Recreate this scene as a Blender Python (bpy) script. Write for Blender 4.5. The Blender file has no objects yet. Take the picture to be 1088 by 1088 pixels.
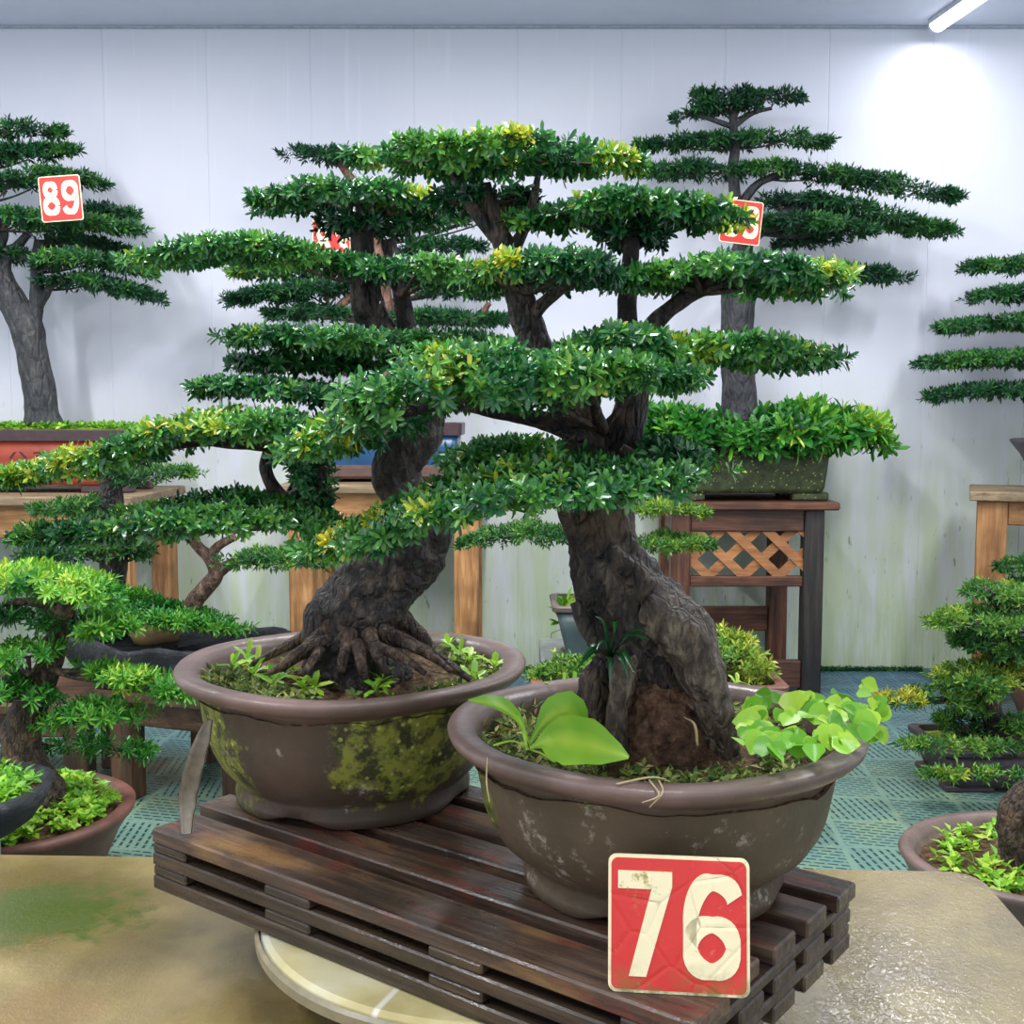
import bpy, math, random
import numpy as np
from mathutils import Vector, noise as mnoise
rng = np.random.default_rng(7)
random.seed(7)
PI = math.pi
SC = bpy.context.scene
COL = SC.collection

# ------------------------------------------------------------------ camera
FPX, CH, PITCH = 1200.0, 1.0925, math.radians(4.95)
cd = bpy.data.cameras.new('camera'); cam = bpy.data.objects.new('camera', cd); COL.objects.link(cam)
cam.location = (0, 0, CH); cam.rotation_euler = (PI/2 - PITCH, 0, 0)
cd.sensor_width = 36; cd.lens = 36*FPX/1088; cd.clip_start = .05
SC.camera = cam
def ray(x, y):
    u = (x-544)/FPX; v = (544-y)/FPX
    return np.array([u, math.cos(PITCH)+v*math.sin(PITCH), -math.sin(PITCH)+v*math.cos(PITCH)])
def aY(x, y, Y):
    r = ray(x, y); return np.array([0, 0, CH]) + r*(Y/r[1])
def aZ(x, y, z):
    r = ray(x, y); return np.array([0, 0, CH]) + r*((z-CH)/r[2])

# ------------------------------------------------------------------ object helpers
def link(o, parent=None):
    COL.objects.link(o)
    if parent is not None: o.parent = parent
    return o
def mesh_from(name, V, F, smooth=True, attr=None):
    me = bpy.data.meshes.new(name)
    V = np.asarray(V, dtype=np.float32).reshape(-1, 3)
    if isinstance(F, np.ndarray):
        k = F.shape[1]; n = len(F)
        me.vertices.add(len(V)); me.vertices.foreach_set('co', V.ravel())
        me.loops.add(n*k); me.loops.foreach_set('vertex_index', F.astype(np.int32).ravel())
        me.polygons.add(n); me.polygons.foreach_set('loop_start', np.arange(0, n*k, k, dtype=np.int32))
        me.polygons.foreach_set('loop_total', np.full(n, k, dtype=np.int32))
        me.update(calc_edges=True)
    else:
        me.from_pydata(V.tolist(), [], [list(f) for f in F]); me.update()
    if attr is not None:
        a = me.attributes.new('tint', 'FLOAT', 'POINT'); a.data.foreach_set('value', np.asarray(attr, dtype=np.float32))
    me.polygons.foreach_set('use_smooth', np.full(len(me.polygons), smooth)); me.update()
    return me
def obj(name, me, mat, parent=None, label=None):
    """me in world coordinates; parents are unrotated empties so subtract the parent's location."""
    o = bpy.data.objects.new(name, me); me.name = name
    if mat: me.materials.append(mat)
    link(o, parent)
    if parent is not None:
        off = Vector((0, 0, 0)); p = parent
        while p is not None: off += p.location; p = p.parent
        co = np.empty(len(me.vertices)*3, dtype=np.float32); me.vertices.foreach_get('co', co)
        co = co.reshape(-1, 3) - np.array(off, dtype=np.float32); me.vertices.foreach_set('co', co.ravel()); me.update()
    if label: o['label'] = label
    return o
def thing(name, label, cat, loc, group=None):
    if group is None: group = {'potted_bonsai': 'potted bonsai trees', 'wooden_stand': 'tall wooden stands', 'low_stand': 'low wooden stands'}.get(name)
    o = bpy.data.objects.new(name, None); link(o); o.location = loc; o.empty_display_size = .05
    tag(o, label, cat, group); return o
def tag(o, label, cat, group=None, kind=None):
    o['label'] = label; o['category'] = cat
    if group: o['group'] = group
    if kind: o['kind'] = kind
def struct(name, me, mat, label=None):
    o = obj(name, me, mat); o['kind'] = 'structure'
    if label: o['label'] = label
    return o

class MB:
    def __init__(s): s.V = []; s.F = []
    def add(s, V, F):
        b = len(s.V); s.V += [tuple(v) for v in V]; s.F += [tuple(i+b for i in f) for f in F]; return s
    def obox(s, c, ax, ay, az, bev=0.0):
        """oriented box, half-axis vectors ax, ay, az, chamfered edges"""
        c, ax, ay, az = map(np.asarray, (c, ax, ay, az))
        L = [np.linalg.norm(a) for a in (ax, ay, az)]; U = [a/l for a, l in zip((ax, ay, az), L)]
        b = min(bev, .45*min(L)); 
        if b <= 0:
            V = [c + i*ax + j*ay + k*az for i in (-1, 1) for j in (-1, 1) for k in (-1, 1)]
            return s.add(V, [(0,1,3,2),(4,6,7,5),(0,4,5,1),(2,3,7,6),(0,2,6,4),(1,5,7,3)])
        V = []; idx = {}
        for i in (-1, 1):
            for j in (-1, 1):
                for k in (-1, 1):
                    sg = (i, j, k)
                    for a in range(3):
                        p = c.astype(float).copy()
                        for d in range(3): p = p + U[d]*sg[d]*(L[d] if d == a else L[d]-b)
                        idx[(sg, a)] = len(V); V.append(p)
        F = []
        for a in range(3):
            o1, o2 = [(1,2),(2,0),(0,1)][a]
            for sgn in (-1, 1):
                q = []
                for (x, y) in ((-1,-1),(1,-1),(1,1),(-1,1)):
                    g = [0,0,0]; g[a] = sgn; g[o1] = x; g[o2] = y; q.append(idx[(tuple(g), a)])
                F.append(q if sgn > 0 else q[::-1])
        for a in range(3):
            o1, o2 = [(1,2),(2,0),(0,1)][a]
            for x in (-1, 1):
                for y in (-1, 1):
                    g0=[0,0,0]; g0[a]=-1; g0[o1]=x; g0[o2]=y; g1=list(g0); g1[a]=1
                    q = [idx[(tuple(g0),o1)], idx[(tuple(g1),o1)], idx[(tuple(g1),o2)], idx[(tuple(g0),o2)]]
                    F.append(q if x*y < 0 else q[::-1])
        for i in (-1, 1):
            for j in (-1, 1):
                for k in (-1, 1):
                    q = [idx[((i,j,k),a)] for a in range(3)]; F.append(q if i*j*k > 0 else q[::-1])
        return s.add(V, F)
    def box(s, x0, x1, y0, y1, z0, z1, bev=0.003):
        return s.obox(((x0+x1)/2, (y0+y1)/2, (z0+z1)/2), ((x1-x0)/2,0,0), (0,(y1-y0)/2,0), (0,0,(z1-z0)/2), bev)
    def prism(s, P, ax, d0, d1):
        """polygon P (2D) -> extruded. ax: function (u,v,w)->xyz"""
        n = len(P); V = [ax(u, v, d0) for u, v in P] + [ax(u, v, d1) for u, v in P]
        F = [tuple(range(n))[::-1], tuple(range(n, 2*n))] + [(i, (i+1) % n, n+(i+1) % n, n+i) for i in range(n)]
        return s.add(V, F)
    def lathe(s, prof, c, n=64, sx=1, sy=1, fn=None):
        c = np.asarray(c); V = []; F = []
        for i, (r, z) in enumerate(prof):
            for k in range(n):
                t = 2*PI*k/n; rr, zz = (r, z) if fn is None else fn(i, r, z, t)
                V.append((c[0]+rr*math.cos(t)*sx, c[1]+rr*math.sin(t)*sy, c[2]+zz))
        for i in range(len(prof)-1):
            for k in range(n):
                k2 = (k+1) % n; F.append((i*n+k, i*n+k2, (i+1)*n+k2, (i+1)*n+k))
        return s.add(V, F)
    def cap(s, c, r, n=48, sx=1, sy=1):
        c = np.asarray(c); V = [(c[0]+r*math.cos(2*PI*k/n)*sx, c[1]+r*math.sin(2*PI*k/n)*sy, c[2]) for k in range(n)]
        return s.add(V, [tuple(range(n))])
    def tube(s, P, R, seg=10, rough=0.0, freq=8.0, ridges=0, ell=1.0, seed=0, sub=6):
        """swept tube through points P with radii R, Catmull-Rom smoothed, bark-like radius noise"""
        P = np.asarray(P, float); R = np.asarray(R, float)
        if len(P) > 2 and sub > 1:
            Q = []; RR = []
            E = np.vstack([2*P[0]-P[1], P, 2*P[-1]-P[-2]])
            for i in range(len(P)-1):
                for j in range(sub):
                    t = j/sub; a, b, c, d = E[i], E[i+1], E[i+2], E[i+3]
                    Q.append(.5*((2*b)+(c-a)*t+(2*a-5*b+4*c-d)*t*t+(-a+3*b-3*c+d)*t**3))
                    tt = t*t*(3-2*t); RR.append(R[i]*(1-tt)+R[i+1]*tt)
            Q.append(P[-1]); RR.append(R[-1]); P = np.array(Q); R = np.array(RR)
        n = len(P); T = np.gradient(P, axis=0); T /= np.linalg.norm(T, axis=1)[:, None]+1e-9
        u = np.cross(T[0], (0, 1, 0)); 
        if np.linalg.norm(u) < 1e-3: u = np.cross(T[0], (1, 0, 0))
        u /= np.linalg.norm(u); V = []; F = []
        for i in range(n):
            u = u - T[i]*np.dot(u, T[i]); u /= np.linalg.norm(u); w = np.cross(T[i], u)
            for k in range(seg):
                a = 2*PI*k/seg; d = u*math.cos(a)+w*math.sin(a)*ell; r = R[i]
                if rough:
                    q = P[i]+d*r
                    nz = mnoise.noise(Vector(q)*freq+Vector((seed, 0, 0)))*.6+mnoise.noise(Vector(q)*freq*2.7+Vector((0, seed, 0)))*.35
                    if ridges: nz += .5*abs(math.sin(a*ridges/2+3*mnoise.noise(Vector(P[i])*freq*.6)+i*.13))-.25
                    if freq < 60 and rough > .25: nz += .3*mnoise.noise(Vector(q)*freq*7)
                    r = r*(1+rough*nz)
                V.append(P[i]+d*r)
        for i in range(n-1):
            for k in range(seg):
                k2 = (k+1) % seg; F.append((i*seg+k, i*seg+k2, (i+1)*seg+k2, (i+1)*seg+k))
        F.append(tuple(range(seg))[::-1]); F.append(tuple(range((n-1)*seg, n*seg)))
        return s.add(V, F)
    def me(s, name, smooth=False): return mesh_from(name, s.V, s.F, smooth)

# ------------------------------------------------------------------ materials
def rgb(r, g, b):
    f = lambda c: (c/255/12.92 if c/255 <= .04045 else ((c/255+.055)/1.055)**2.4)
    return (f(r), f(g), f(b), 1)
class NT:
    def __init__(s, name):
        s.m = bpy.data.materials.new(name); s.m.use_nodes = True; s.t = s.m.node_tree; s.n = s.t.nodes; s.n.clear()
        s.out = s.N('ShaderNodeOutputMaterial'); s.b = s.N('ShaderNodeBsdfPrincipled'); s.L(s.b.outputs[0], s.out.inputs[0])
        s.co = s.N('ShaderNodeTexCoord').outputs['Object']
    def N(s, t, **kw):
        n = s.n.new(t)
        for k, v in kw.items(): setattr(n, k, v)
        return n
    def L(s, a, b): s.t.links.new(a, b)
    def val(s, sock, v):
        if hasattr(v, 'is_linked'): s.L(v, sock)
        else: sock.default_value = v
    def noise(s, scale, detail=4, rough=.55, vec=None, stretch=None, dist=0):
        v = vec if vec is not None else s.co
        if stretch:
            mp = s.N('ShaderNodeMapping'); s.L(v, mp.inputs[0]); mp.inputs['Scale'].default_value = stretch; v = mp.outputs[0]
        n = s.N('ShaderNodeTexNoise'); s.L(v, n.inputs['Vector']); n.inputs['Scale'].default_value = scale
        n.inputs['Detail'].default_value = detail; n.inputs['Roughness'].default_value = rough; n.inputs['Distortion'].default_value = dist
        return n.outputs[0]
    def vor(s, scale, feature='F1', vec=None, stretch=None):
        v = vec if vec is not None else s.co
        if stretch:
            mp = s.N('ShaderNodeMapping'); s.L(v, mp.inputs[0]); mp.inputs['Scale'].default_value = stretch; v = mp.outputs[0]
        n = s.N('ShaderNodeTexVoronoi', feature=feature); s.L(v, n.inputs['Vector']); n.inputs['Scale'].default_value = scale
        return n.outputs['Distance']
    def math(s, op, a, b=0.0, c=0.0, clamp=False):
        n = s.N('ShaderNodeMath', operation=op); n.use_clamp = clamp
        s.val(n.inputs[0], a); s.val(n.inputs[1], b)
        if op in ('MULTIPLY_ADD', 'SMOOTH_MIN'): s.val(n.inputs[2], c)
        return n.outputs[0]
    def ramp(s, f, stops, mode='LINEAR'):
        n = s.N('ShaderNodeValToRGB'); n.color_ramp.interpolation = mode; e = n.color_ramp.elements
        while len(e) < len(stops): e.new(.5)
        for i, (p, c) in enumerate(stops):
            e[i].position = p; e[i].color = c if isinstance(c, tuple) else (c, c, c, 1)
        s.L(f, n.inputs[0]); return n.outputs[0]
    def mask(s, f, a, b):
        n = s.N('ShaderNodeMapRange'); n.clamp = True; s.L(f, n.inputs[0]); n.inputs[1].default_value = a; n.inputs[2].default_value = b
        return n.outputs[0]
    def mix(s, f, a, b, mode='MIX'):
        n = s.N('ShaderNodeMix', data_type='RGBA', blend_type=mode); s.val(n.inputs[0], f)
        s.val(n.inputs[6], a); s.val(n.inputs[7], b); return n.outputs[2]
    def sep(s, v=None):
        n = s.N('ShaderNodeSeparateXYZ'); s.L(v if v is not None else s.co, n.inputs[0]); return n.outputs
    def dist(s, p, scale=(1,1,1)):
        mp = s.N('ShaderNodeVectorMath', operation='SUBTRACT'); s.L(s.co, mp.inputs[0]); mp.inputs[1].default_value = p
        m2 = s.N('ShaderNodeVectorMath', operation='MULTIPLY'); s.L(mp.outputs[0], m2.inputs[0]); m2.inputs[1].default_value = scale
        l = s.N('ShaderNodeVectorMath', operation='LENGTH'); s.L(m2.outputs[0], l.inputs[0]); return l.outputs['Value']
    def bump(s, h, strength=.5, dist=.01, prev=None):
        n = s.N('ShaderNodeBump'); n.inputs['Strength'].default_value = strength; n.inputs['Distance'].default_value = dist
        s.L(h, n.inputs['Height'])
        if prev is not None: s.L(prev, n.inputs['Normal'])
        s.L(n.outputs[0], s.b.inputs['Normal']); return n.outputs[0]
    def set(s, color=None, rough=None, spec=None, metal=None, coat=None):
        for k, v in (('Base Color', color), ('Roughness', rough), ('Specular IOR Level', spec), ('Metallic', metal), ('Coat Weight', coat)):
            if v is not None: s.val(s.b.inputs[k], v)
        return s.m

def leaf_mat(name, c0, c1, c2, c3, rough=.38, trans=.22, spec=.5):
    t = NT(name); a = t.N('ShaderNodeAttribute', attribute_name='tint')
    col = t.ramp(a.outputs['Fac'], [(0, c0), (.36, c1), (.68, c2), (1, c3)])
    t.set(col, rough, spec)
    tr = t.N('ShaderNodeBsdfTranslucent'); t.L(col, tr.inputs[0])
    mx = t.N('ShaderNodeMixShader'); mx.inputs[0].default_value = trans
    t.L(t.b.outputs[0], mx.inputs[1]); t.L(tr.outputs[0], mx.inputs[2]); t.L(mx.outputs[0], t.out.inputs[0])
    return t.m
M = {}
M['leaf_near'] = leaf_mat('leaf_near', rgb(20,58,42), rgb(40,106,52), rgb(100,162,58), rgb(220,206,54), .27, .18, .7)
M['leaf_far'] = leaf_mat('leaf_far', rgb(20,62,44), rgb(38,98,48), rgb(92,150,50), rgb(196,190,60), .42, .15)
M['leaf_bright'] = leaf_mat('leaf_bright', rgb(24,74,36), rgb(58,138,44), rgb(130,186,54), rgb(206,206,66), .35, .22)
M['leaf_small'] = leaf_mat('leaf_small', rgb(20,58,34), rgb(52,112,44), rgb(122,160,54), rgb(206,196,66), .4, .18)
M['weed'] = leaf_mat('weed', rgb(60,120,40), rgb(120,185,50), rgb(178,218,70), rgb(226,226,120), .4, .3)
M['dry_weed'] = leaf_mat('dry_weed', rgb(70,62,40), rgb(84,120,48), rgb(150,160,80), rgb(206,196,130), .6, .15)

def bark(name, c0, c1, c2, scale=30, rough=.55, bs=.9, tan=None):
    t = NT(name); n = t.noise(scale, 6, .65, stretch=(1, 1, .45)); v = t.vor(scale*1.5, 'DISTANCE_TO_EDGE', stretch=(1, 1, .4))
    w = t.noise(scale*5, 4, .7)
    h = t.math('ADD', t.math('MULTIPLY', n, .7), t.math('MULTIPLY', t.mask(v, 0, .25), .4)); h = t.math('ADD', h, t.math('MULTIPLY', w, .3))
    c = t.ramp(n, [(.3, c0), (.52, c1), (.72, c2)])
    if tan: c = t.mix(t.mask(t.noise(scale*.22, 3), .55, .68), c, tan)
    t.bump(h, bs, .012); return t.set(c, t.ramp(w, [(.3, rough-.2), (.7, rough+.15)]), .5)
M['bark_black'] = bark('bark_black', rgb(11,10,11), rgb(40,35,33), rgb(112,98,84), 58, .5, 1.0, rgb(92,76,60))
M['bark_tan'] = bark('bark_tan', rgb(32,27,24), rgb(88,76,64), rgb(158,144,122), 62, .55, 1.0)
M['bark_brown'] = bark('bark_brown', rgb(24,18,15), rgb(66,50,40), rgb(126,106,84), 70, .6, 1.0, rgb(122,100,76))
M['bark_grey'] = bark('bark_grey', rgb(22,24,28), rgb(52,53,56), rgb(92,90,86), 26, .65, .9)
M['bark_red'] = bark('bark_red', rgb(50,30,26), rgb(112,76,62), rgb(156,122,100), 34, .6, .9)
M['bark_pale'] = bark('bark_pale', rgb(44,30,24), rgb(104,78,64), rgb(150,124,104), 60, .6, .9)
M['twig'] = bark('twig', rgb(24,22,20), rgb(56,46,38), rgb(104,84,58), 60, .6, .5)

def pot_mat(name, base, dark, moss=(), lichen=0.0, rough=.42, mosscol=rgb(104,112,34), dirt=.5):
    t = NT(name); n = t.noise(9, 5, .6); c = t.mix(t.mask(n, .35, .7), base, dark)
    c = t.mix(t.mask(t.noise(4, 4, .6, stretch=(1,1,.35)), .45, .75), c, rgb(70,60,44))
    big = t.noise(22, 6, .7); spk = t.noise(70, 4, .7)
    for (p, sc, r) in moss:
        d = t.math('SUBTRACT', 1.0, t.math('DIVIDE', t.dist(p, sc), r))
        m = t.mask(t.math('ADD', t.math('MULTIPLY', d, .75), t.math('SUBTRACT', big, .42)), .36, .46)
        m = t.math('MULTIPLY', m, t.mask(spk, .3, .5))
        mc = t.mix(t.mask(t.noise(34, 5, .7), .42, .54), rgb(46,54,24), mosscol)
        mc = t.mix(t.mask(t.vor(60), .25, .1), mc, rgb(172,176,92))
        c = t.mix(m, c, mc)
    if lichen:
        l = t.math('MULTIPLY', t.mask(t.noise(75, 6, .75), .50, .60), t.mask(t.noise(13, 4, .65), .66-lichen*.17, .72-lichen*.13)); l = t.math('MULTIPLY', l, .8); c = t.mix(l, c, rgb(168,160,146))
    t.bump(t.math('ADD', big, t.math('MULTIPLY', spk, .4)), .25, .006)
    return t.set(c, t.ramp(n, [(.35, rough), (.7, rough+.22)]), .5)
M['pot_rim'] = pot_mat('pot_rim', rgb(128,106,100), rgb(100,82,76), rough=.3)
M['pot_a'] = pot_mat('pot_a', rgb(94,80,64), rgb(74,62,48), [((-.25,-.04,.09),(1,1,.55),.09)], .75)
M['pot_b'] = pot_mat('pot_b', rgb(84,68,60), rgb(62,52,44), [((.125,-.20,.12),(.75,.7,1.05),.16), ((-.205,-.12,.10),(1.1,1,.7),.16)], .35, mosscol=rgb(128,134,52))
M['pot_green'] = pot_mat('pot_green', rgb(52,66,52), rgb(40,48,44), [((0,-.1,.1),(.3,1,1),.3)], .3, .5, rgb(66,78,44))
M['pot_purple'] = pot_mat('pot_purple', rgb(70,58,66), rgb(50,44,52))
M['pot_terra'] = pot_mat('pot_terra', rgb(142,88,74), rgb(116,72,62))
t_ = NT('pot_black'); n_ = t_.noise(26, 8, .75); t_.bump(n_, 1, .03); M['pot_black'] = t_.set(t_.ramp(n_, [(.35, rgb(18,20,24)), (.55, rgb(42,45,52)), (.75, rgb(96,100,108))]), .45, .5)
M['pot_stone'] = pot_mat('pot_stone', rgb(94,92,98), rgb(62,60,66))
def plain(name, c, rough=.5, bump=0, sc=40, var=.25, metal=0):
    t = NT(name); n = t.noise(sc, 5, .6); d = tuple(x*(1-var) for x in c[:3])+(1,)
    if bump: t.bump(n, bump, .004)
    return t.set(t.mix(t.mask(n, .35, .65), c, d), rough, .5, metal)
M['pot_red'] = plain('pot_red', rgb(156,66,46), .4, .1, 14)
M['pot_darkrim'] = plain('pot_darkrim', rgb(70,52,56), .4)
M['pot_blue'] = plain('pot_blue', rgb(44,84,124), .3, .1, 14)
M['pot_celadon'] = plain('pot_celadon', rgb(72,88,90), .35, .1, 14)
M['pot_brownrim'] = plain('pot_brownrim', rgb(112,96,90), .45)
M['grey_block'] = plain('grey_block', rgb(150,156,150), .8, .3, 20)
M['tan_rock'] = plain('tan_rock', rgb(176,146,100), .8, .6, 22)
M['ink'] = plain('ink', rgb(66,30,28), .6)
def soil_mat(name, c0, c1, c2):
    t = NT(name); n = t.noise(60, 6, .75); v = t.vor(90)
    t.bump(t.math('ADD', n, v), 1, .012)
    return t.set(t.ramp(n, [(.32, c0), (.52, c1), (.72, c2)]), .85, .2)
M['soil'] = soil_mat('soil', rgb(44,32,24), rgb(98,76,54), rgb(150,126,92))
M['root_earth'] = soil_mat('root_earth', rgb(52,38,32), rgb(112,84,66), rgb(160,130,102))
M['moss_soil'] = soil_mat('moss_soil', rgb(70,90,30), rgb(128,158,52), rgb(170,190,80))

def wood(name, c0, c1, c2, axis='X', rough=.6, wet=0, red=None, bs=.4):
    t = NT(name); st = {'X': (1.2, 16, 16), 'Y': (16, 1.2, 16), 'Z': (16, 16, 1.2)}[axis]
    g = t.noise(3.5, 6, .65, stretch=st, dist=.4); k = t.noise(5, 3)
    c = t.ramp(g, [(.3, c0), (.5, c1), (.72, c2)]); c = t.mix(t.mask(k, .45, .75), c, c0)
    if red: c = t.mix(t.math('MULTIPLY', t.mask(t.noise(7, 4, .6, stretch=tuple(x*.25 for x in st)), .5, .6), .85), c, red)
    t.bump(g, bs, .006)
    r = t.ramp(t.noise(10, 3), [(.4, .18), (.62, .6)]) if wet else rough
    return t.set(c, r, .5)
for ax in 'XYZ':
    M['wood_warm_'+ax] = wood('wood_warm_'+ax, rgb(112,74,40), rgb(172,122,74), rgb(206,160,106), ax)
    M['wood_dark_'+ax] = wood('wood_dark_'+ax, rgb(50,32,24), rgb(92,56,40), rgb(132,86,60), ax, .5)
    M['wood_grey_'+ax] = wood('wood_grey_'+ax, rgb(96,80,58), rgb(140,120,92), rgb(172,152,118), ax, .7)
    M['wood_low_'+ax] = wood('wood_low_'+ax, rgb(46,30,20), rgb(88,60,40), rgb(124,90,60), ax, .6)
M['wood_black_Z'] = wood('wood_black_Z', rgb(26,24,26), rgb(46,42,40), rgb(70,60,52), 'Z', .5)
M['lattice'] = wood('lattice', rgb(120,76,44), rgb(168,112,68), rgb(196,140,90), 'X', .6)

# ------------------------------------------------------------------ leaves
def unit(a): return a/(np.linalg.norm(a, axis=-1, keepdims=True)+1e-9)
def leaves(B, D, Nn, L, W, tint, droop=.25, simple=False):
    """B base, D direction, Nn approx normal; arrays -> V, tri F, tint"""
    n = len(B); D = unit(D); S = unit(np.cross(D, Nn)); Nn = np.cross(S, D)
    L = L[:, None]; W = W[:, None]
    def pt(t, s, up): return B + D*L*t + S*W*s + Nn*(W*up - L*droop*t*t)
    if simple:
        V = np.stack([B, pt(.5, -.5, .12), pt(1, 0, 0), pt(.5, .5, .12)], 1).reshape(-1, 3)
        f = np.array([[0, 1, 2], [0, 2, 3]]); k = 4
    else:
        V = np.stack([B, pt(.34, -.44, .14), pt(.34, 0, 0), pt(.34, .44, .14), pt(.8, -.43, .14), pt(.8, 0, 0), pt(.8, .43, .14), pt(1, 0, 0)], 1).reshape(-1, 3)
        f = np.array([[0,1,2],[0,2,3],[1,4,5],[1,5,2],[2,5,6],[2,6,3],[4,7,5],[5,7,6]]); k = 8
    F = (np.arange(n)*k)[:, None, None] + f[None]
    return V, F.reshape(-1, 3), np.repeat(tint, k)
def rosettes(C, A, tint, nl, L, W, spread=(35, 85), droop=.25, simple=False, shoot=.4, tv=.1):
    """each centre C with axis A gets nl leaves along a short shoot"""
    n = len(C); A = unit(A); R = unit(np.cross(A, rng.normal(size=(n, 3)))); R2 = np.cross(A, R)
    C = np.repeat(C, nl, 0); Ax = np.repeat(A, nl, 0); R = np.repeat(R, nl, 0); R2 = np.repeat(R2, nl, 0)
    k = np.tile(np.arange(nl), n); ph = k*2.4+rng.uniform(-.4, .4, len(k)); fr = k/max(nl-1, 1)
    rad = R*np.cos(ph)[:, None] + R2*np.sin(ph)[:, None]
    ang = np.radians(spread[1]+(spread[0]-spread[1])*fr+rng.uniform(-12, 12, len(k)))
    D = Ax*np.cos(ang)[:, None] + rad*np.sin(ang)[:, None]
    B = C + Ax*(L*shoot*fr)[:, None]
    Nn = Ax*np.sin(ang)[:, None] - rad*np.cos(ang)[:, None]
    Ls = L*rng.uniform(.65, 1.15, len(k)); Ws = W*rng.uniform(.75, 1.2, len(k))
    T = np.clip(np.repeat(tint, nl)+rng.normal(0, tv, len(k)), 0, 1)
    return leaves(B, D, Nn, Ls, Ws, T, droop, simple)
def cat(parts):
    V = []; F = []; T = []; b = 0
    for v, f, t in parts: V.append(v); F.append(f+b); T.append(t); b += len(v)
    return np.concatenate(V), np.concatenate(F), np.concatenate(T)
def nz(P, s, off=0.): return np.array([mnoise.noise(Vector(p)*s+Vector((off, off*2, 0))) for p in P])

def spine_eval(S, t):
    x = np.linspace(0, 1, len(S)); seg = np.linalg.norm(np.diff(S[:, :3], axis=0), axis=1); x = np.r_[0, np.cumsum(seg)]/seg.sum()
    return np.stack([np.interp(t, x, S[:, i]) for i in range(S.shape[1])], 1)
def pad(tree, spine, Y, style, tint=.35, attach=None, depth=None, dens=1.0, tips=(), dY=0.0, arad=.006):
    """foliage pad: spine of (px, py, half thickness px); a flat shelf of shoots with real depth"""
    st = STY[style]; S = []
    for i, q in enumerate(spine):
        yy = Y + (q[3] if len(q) > 3 else 0); p = aY(q[0], q[1], yy); S.append([*p, q[2]*yy/FPX])
    S = np.array(S); length = np.linalg.norm(np.diff(S[:, :3], axis=0), axis=1).sum(); hmax = S[:, 3].max()
    W = depth if depth else max(min(.42*length, .26), hmax*1.1)
    el = abs((S[:, 2].mean()-CH)/S[:, 1].mean())          # shelves high above the eye show their underside: keep them shallow
    W = max(.3*W, min(W, .6*hmax/max(el, .02)))
    S[:, 3] = np.maximum(S[:, 3]-st.get('sh', .75)*W*el-st.get('sl', .55)*st['L'], S[:, 3]*.2); hmax = S[:, 3].max()
    area = length*(W+hmax)*2
    n = int(area*st['den']*dens); n = max(n, 30)
    sd0 = rng.uniform(0, 50); cl = st['L']*2.6                 # clump size
    t = rng.uniform(0, 1, n*2)
    E = spine_eval(S, t); wv = W*(.22+.78*np.sqrt(np.clip(1-(2*t-1)**2, 0, 1)))*np.clip(.5+.6*E[:, 3]/hmax, 0, 1)
    s = rng.uniform(-1, 1, len(t)); dome = np.sqrt(1-s**2*.85)
    top = rng.uniform(0, 1, len(t)) < .72
    k = np.where(top, rng.uniform(.4, 1.0, len(t)), rng.uniform(-.7, .4, len(t)))
    k = np.where(rng.uniform(0, 1, len(t)) < .09, k*rng.uniform(1.1, 1.7, len(t)), k)
    C = E[:, :3].copy(); C[:, 1] += s*wv; h = E[:, 3]
    q = C/cl; cn = nz(q, 1.0, sd0); wav = nz(np.stack([C[:, 0], C[:, 1], C[:, 2]*0], 1), .35/cl, sd0+9)
    C[:, 2] += k*dome*h*(1+.9*cn) + h*.95*wav + .3*h*cn
    C[:, 0] += rng.normal(0, .010, len(t))*W/.1
    keep = (cn > -.12+.12*np.abs(2*t-1)) | (rng.uniform(0, 1, len(t)) < .14)      # gaps between the clumps of shoots
    ix = np.nonzero(keep)[0][:n]; t, s, top, k, C = t[ix], s[ix], top[ix], k[ix], C[ix]; n = len(ix)
    T0 = unit(S[-1, :3]-S[0, :3])
    out = np.stack([(2*t-1)*T0[0]*1.2, s*1.0, np.where(top, .6, -.05)+.3*k], 1) + rng.normal(0, .42, (n, 3))
    tn = tint + .30*nz(C, 9, 1.7) + .16*cn[ix] + rng.normal(0, .07, n)
    # young pale shoots seen in the photograph
    for (px, py, r, tv) in tips:
        c = aY(px, py, Y); rr = r*Y/FPX; d = np.sqrt((C[:, 0]-c[0])**2+(C[:, 2]-c[2])**2); m = d < rr
        tn = np.where(m & top, tv+rng.normal(0, .08, n), tn)
    parts = [rosettes(C, out, tn, st['nl'], st['L'], st['W'], st['spread'], st['droop'], st['simple'], st['shoot'])]
    V, F, T = cat(parts)
    po = obj('foliage_pad', mesh_from('foliage_pad', V, F, False, T), st['mat'], tree)
    # twigs carrying the pad
    mb = MB(); Sp = S[:, :3].copy(); Sp[:, 2] -= S[:, 3]*.3
    r0 = max(.0022, min(.008, hmax*.14))
    mid = [*spine_eval(np.c_[Sp, S[:, 3]], np.linspace(.07, .93, 7))[:, :3]]
    mb.tube(mid, [r0*.6, r0*.9, r0, r0, r0, r0*.8, r0*.5], 6, .15, 40, sub=3)
    for q in range(st['tw']):
        tt = rng.uniform(.14, .86); e = spine_eval(np.c_[Sp, S[:, 3]], np.array([tt]))[0]; sd = rng.choice([-1, 1]); ww = W*(.3+.6*math.sqrt(max(0, 1-(2*tt-1)**2)))
        p1 = e[:3]+np.array([rng.normal(0, .008)+.01*(2*tt-1), sd*ww*.5, e[3]*.15]); p2 = e[:3]+np.array([rng.normal(0, .012)+.012*(2*tt-1), sd*ww*.9, e[3]*.45])
        mb.tube([e[:3], p1, p2], [r0*.6, r0*.45, r0*.25], 5, 0, sub=3)
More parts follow.
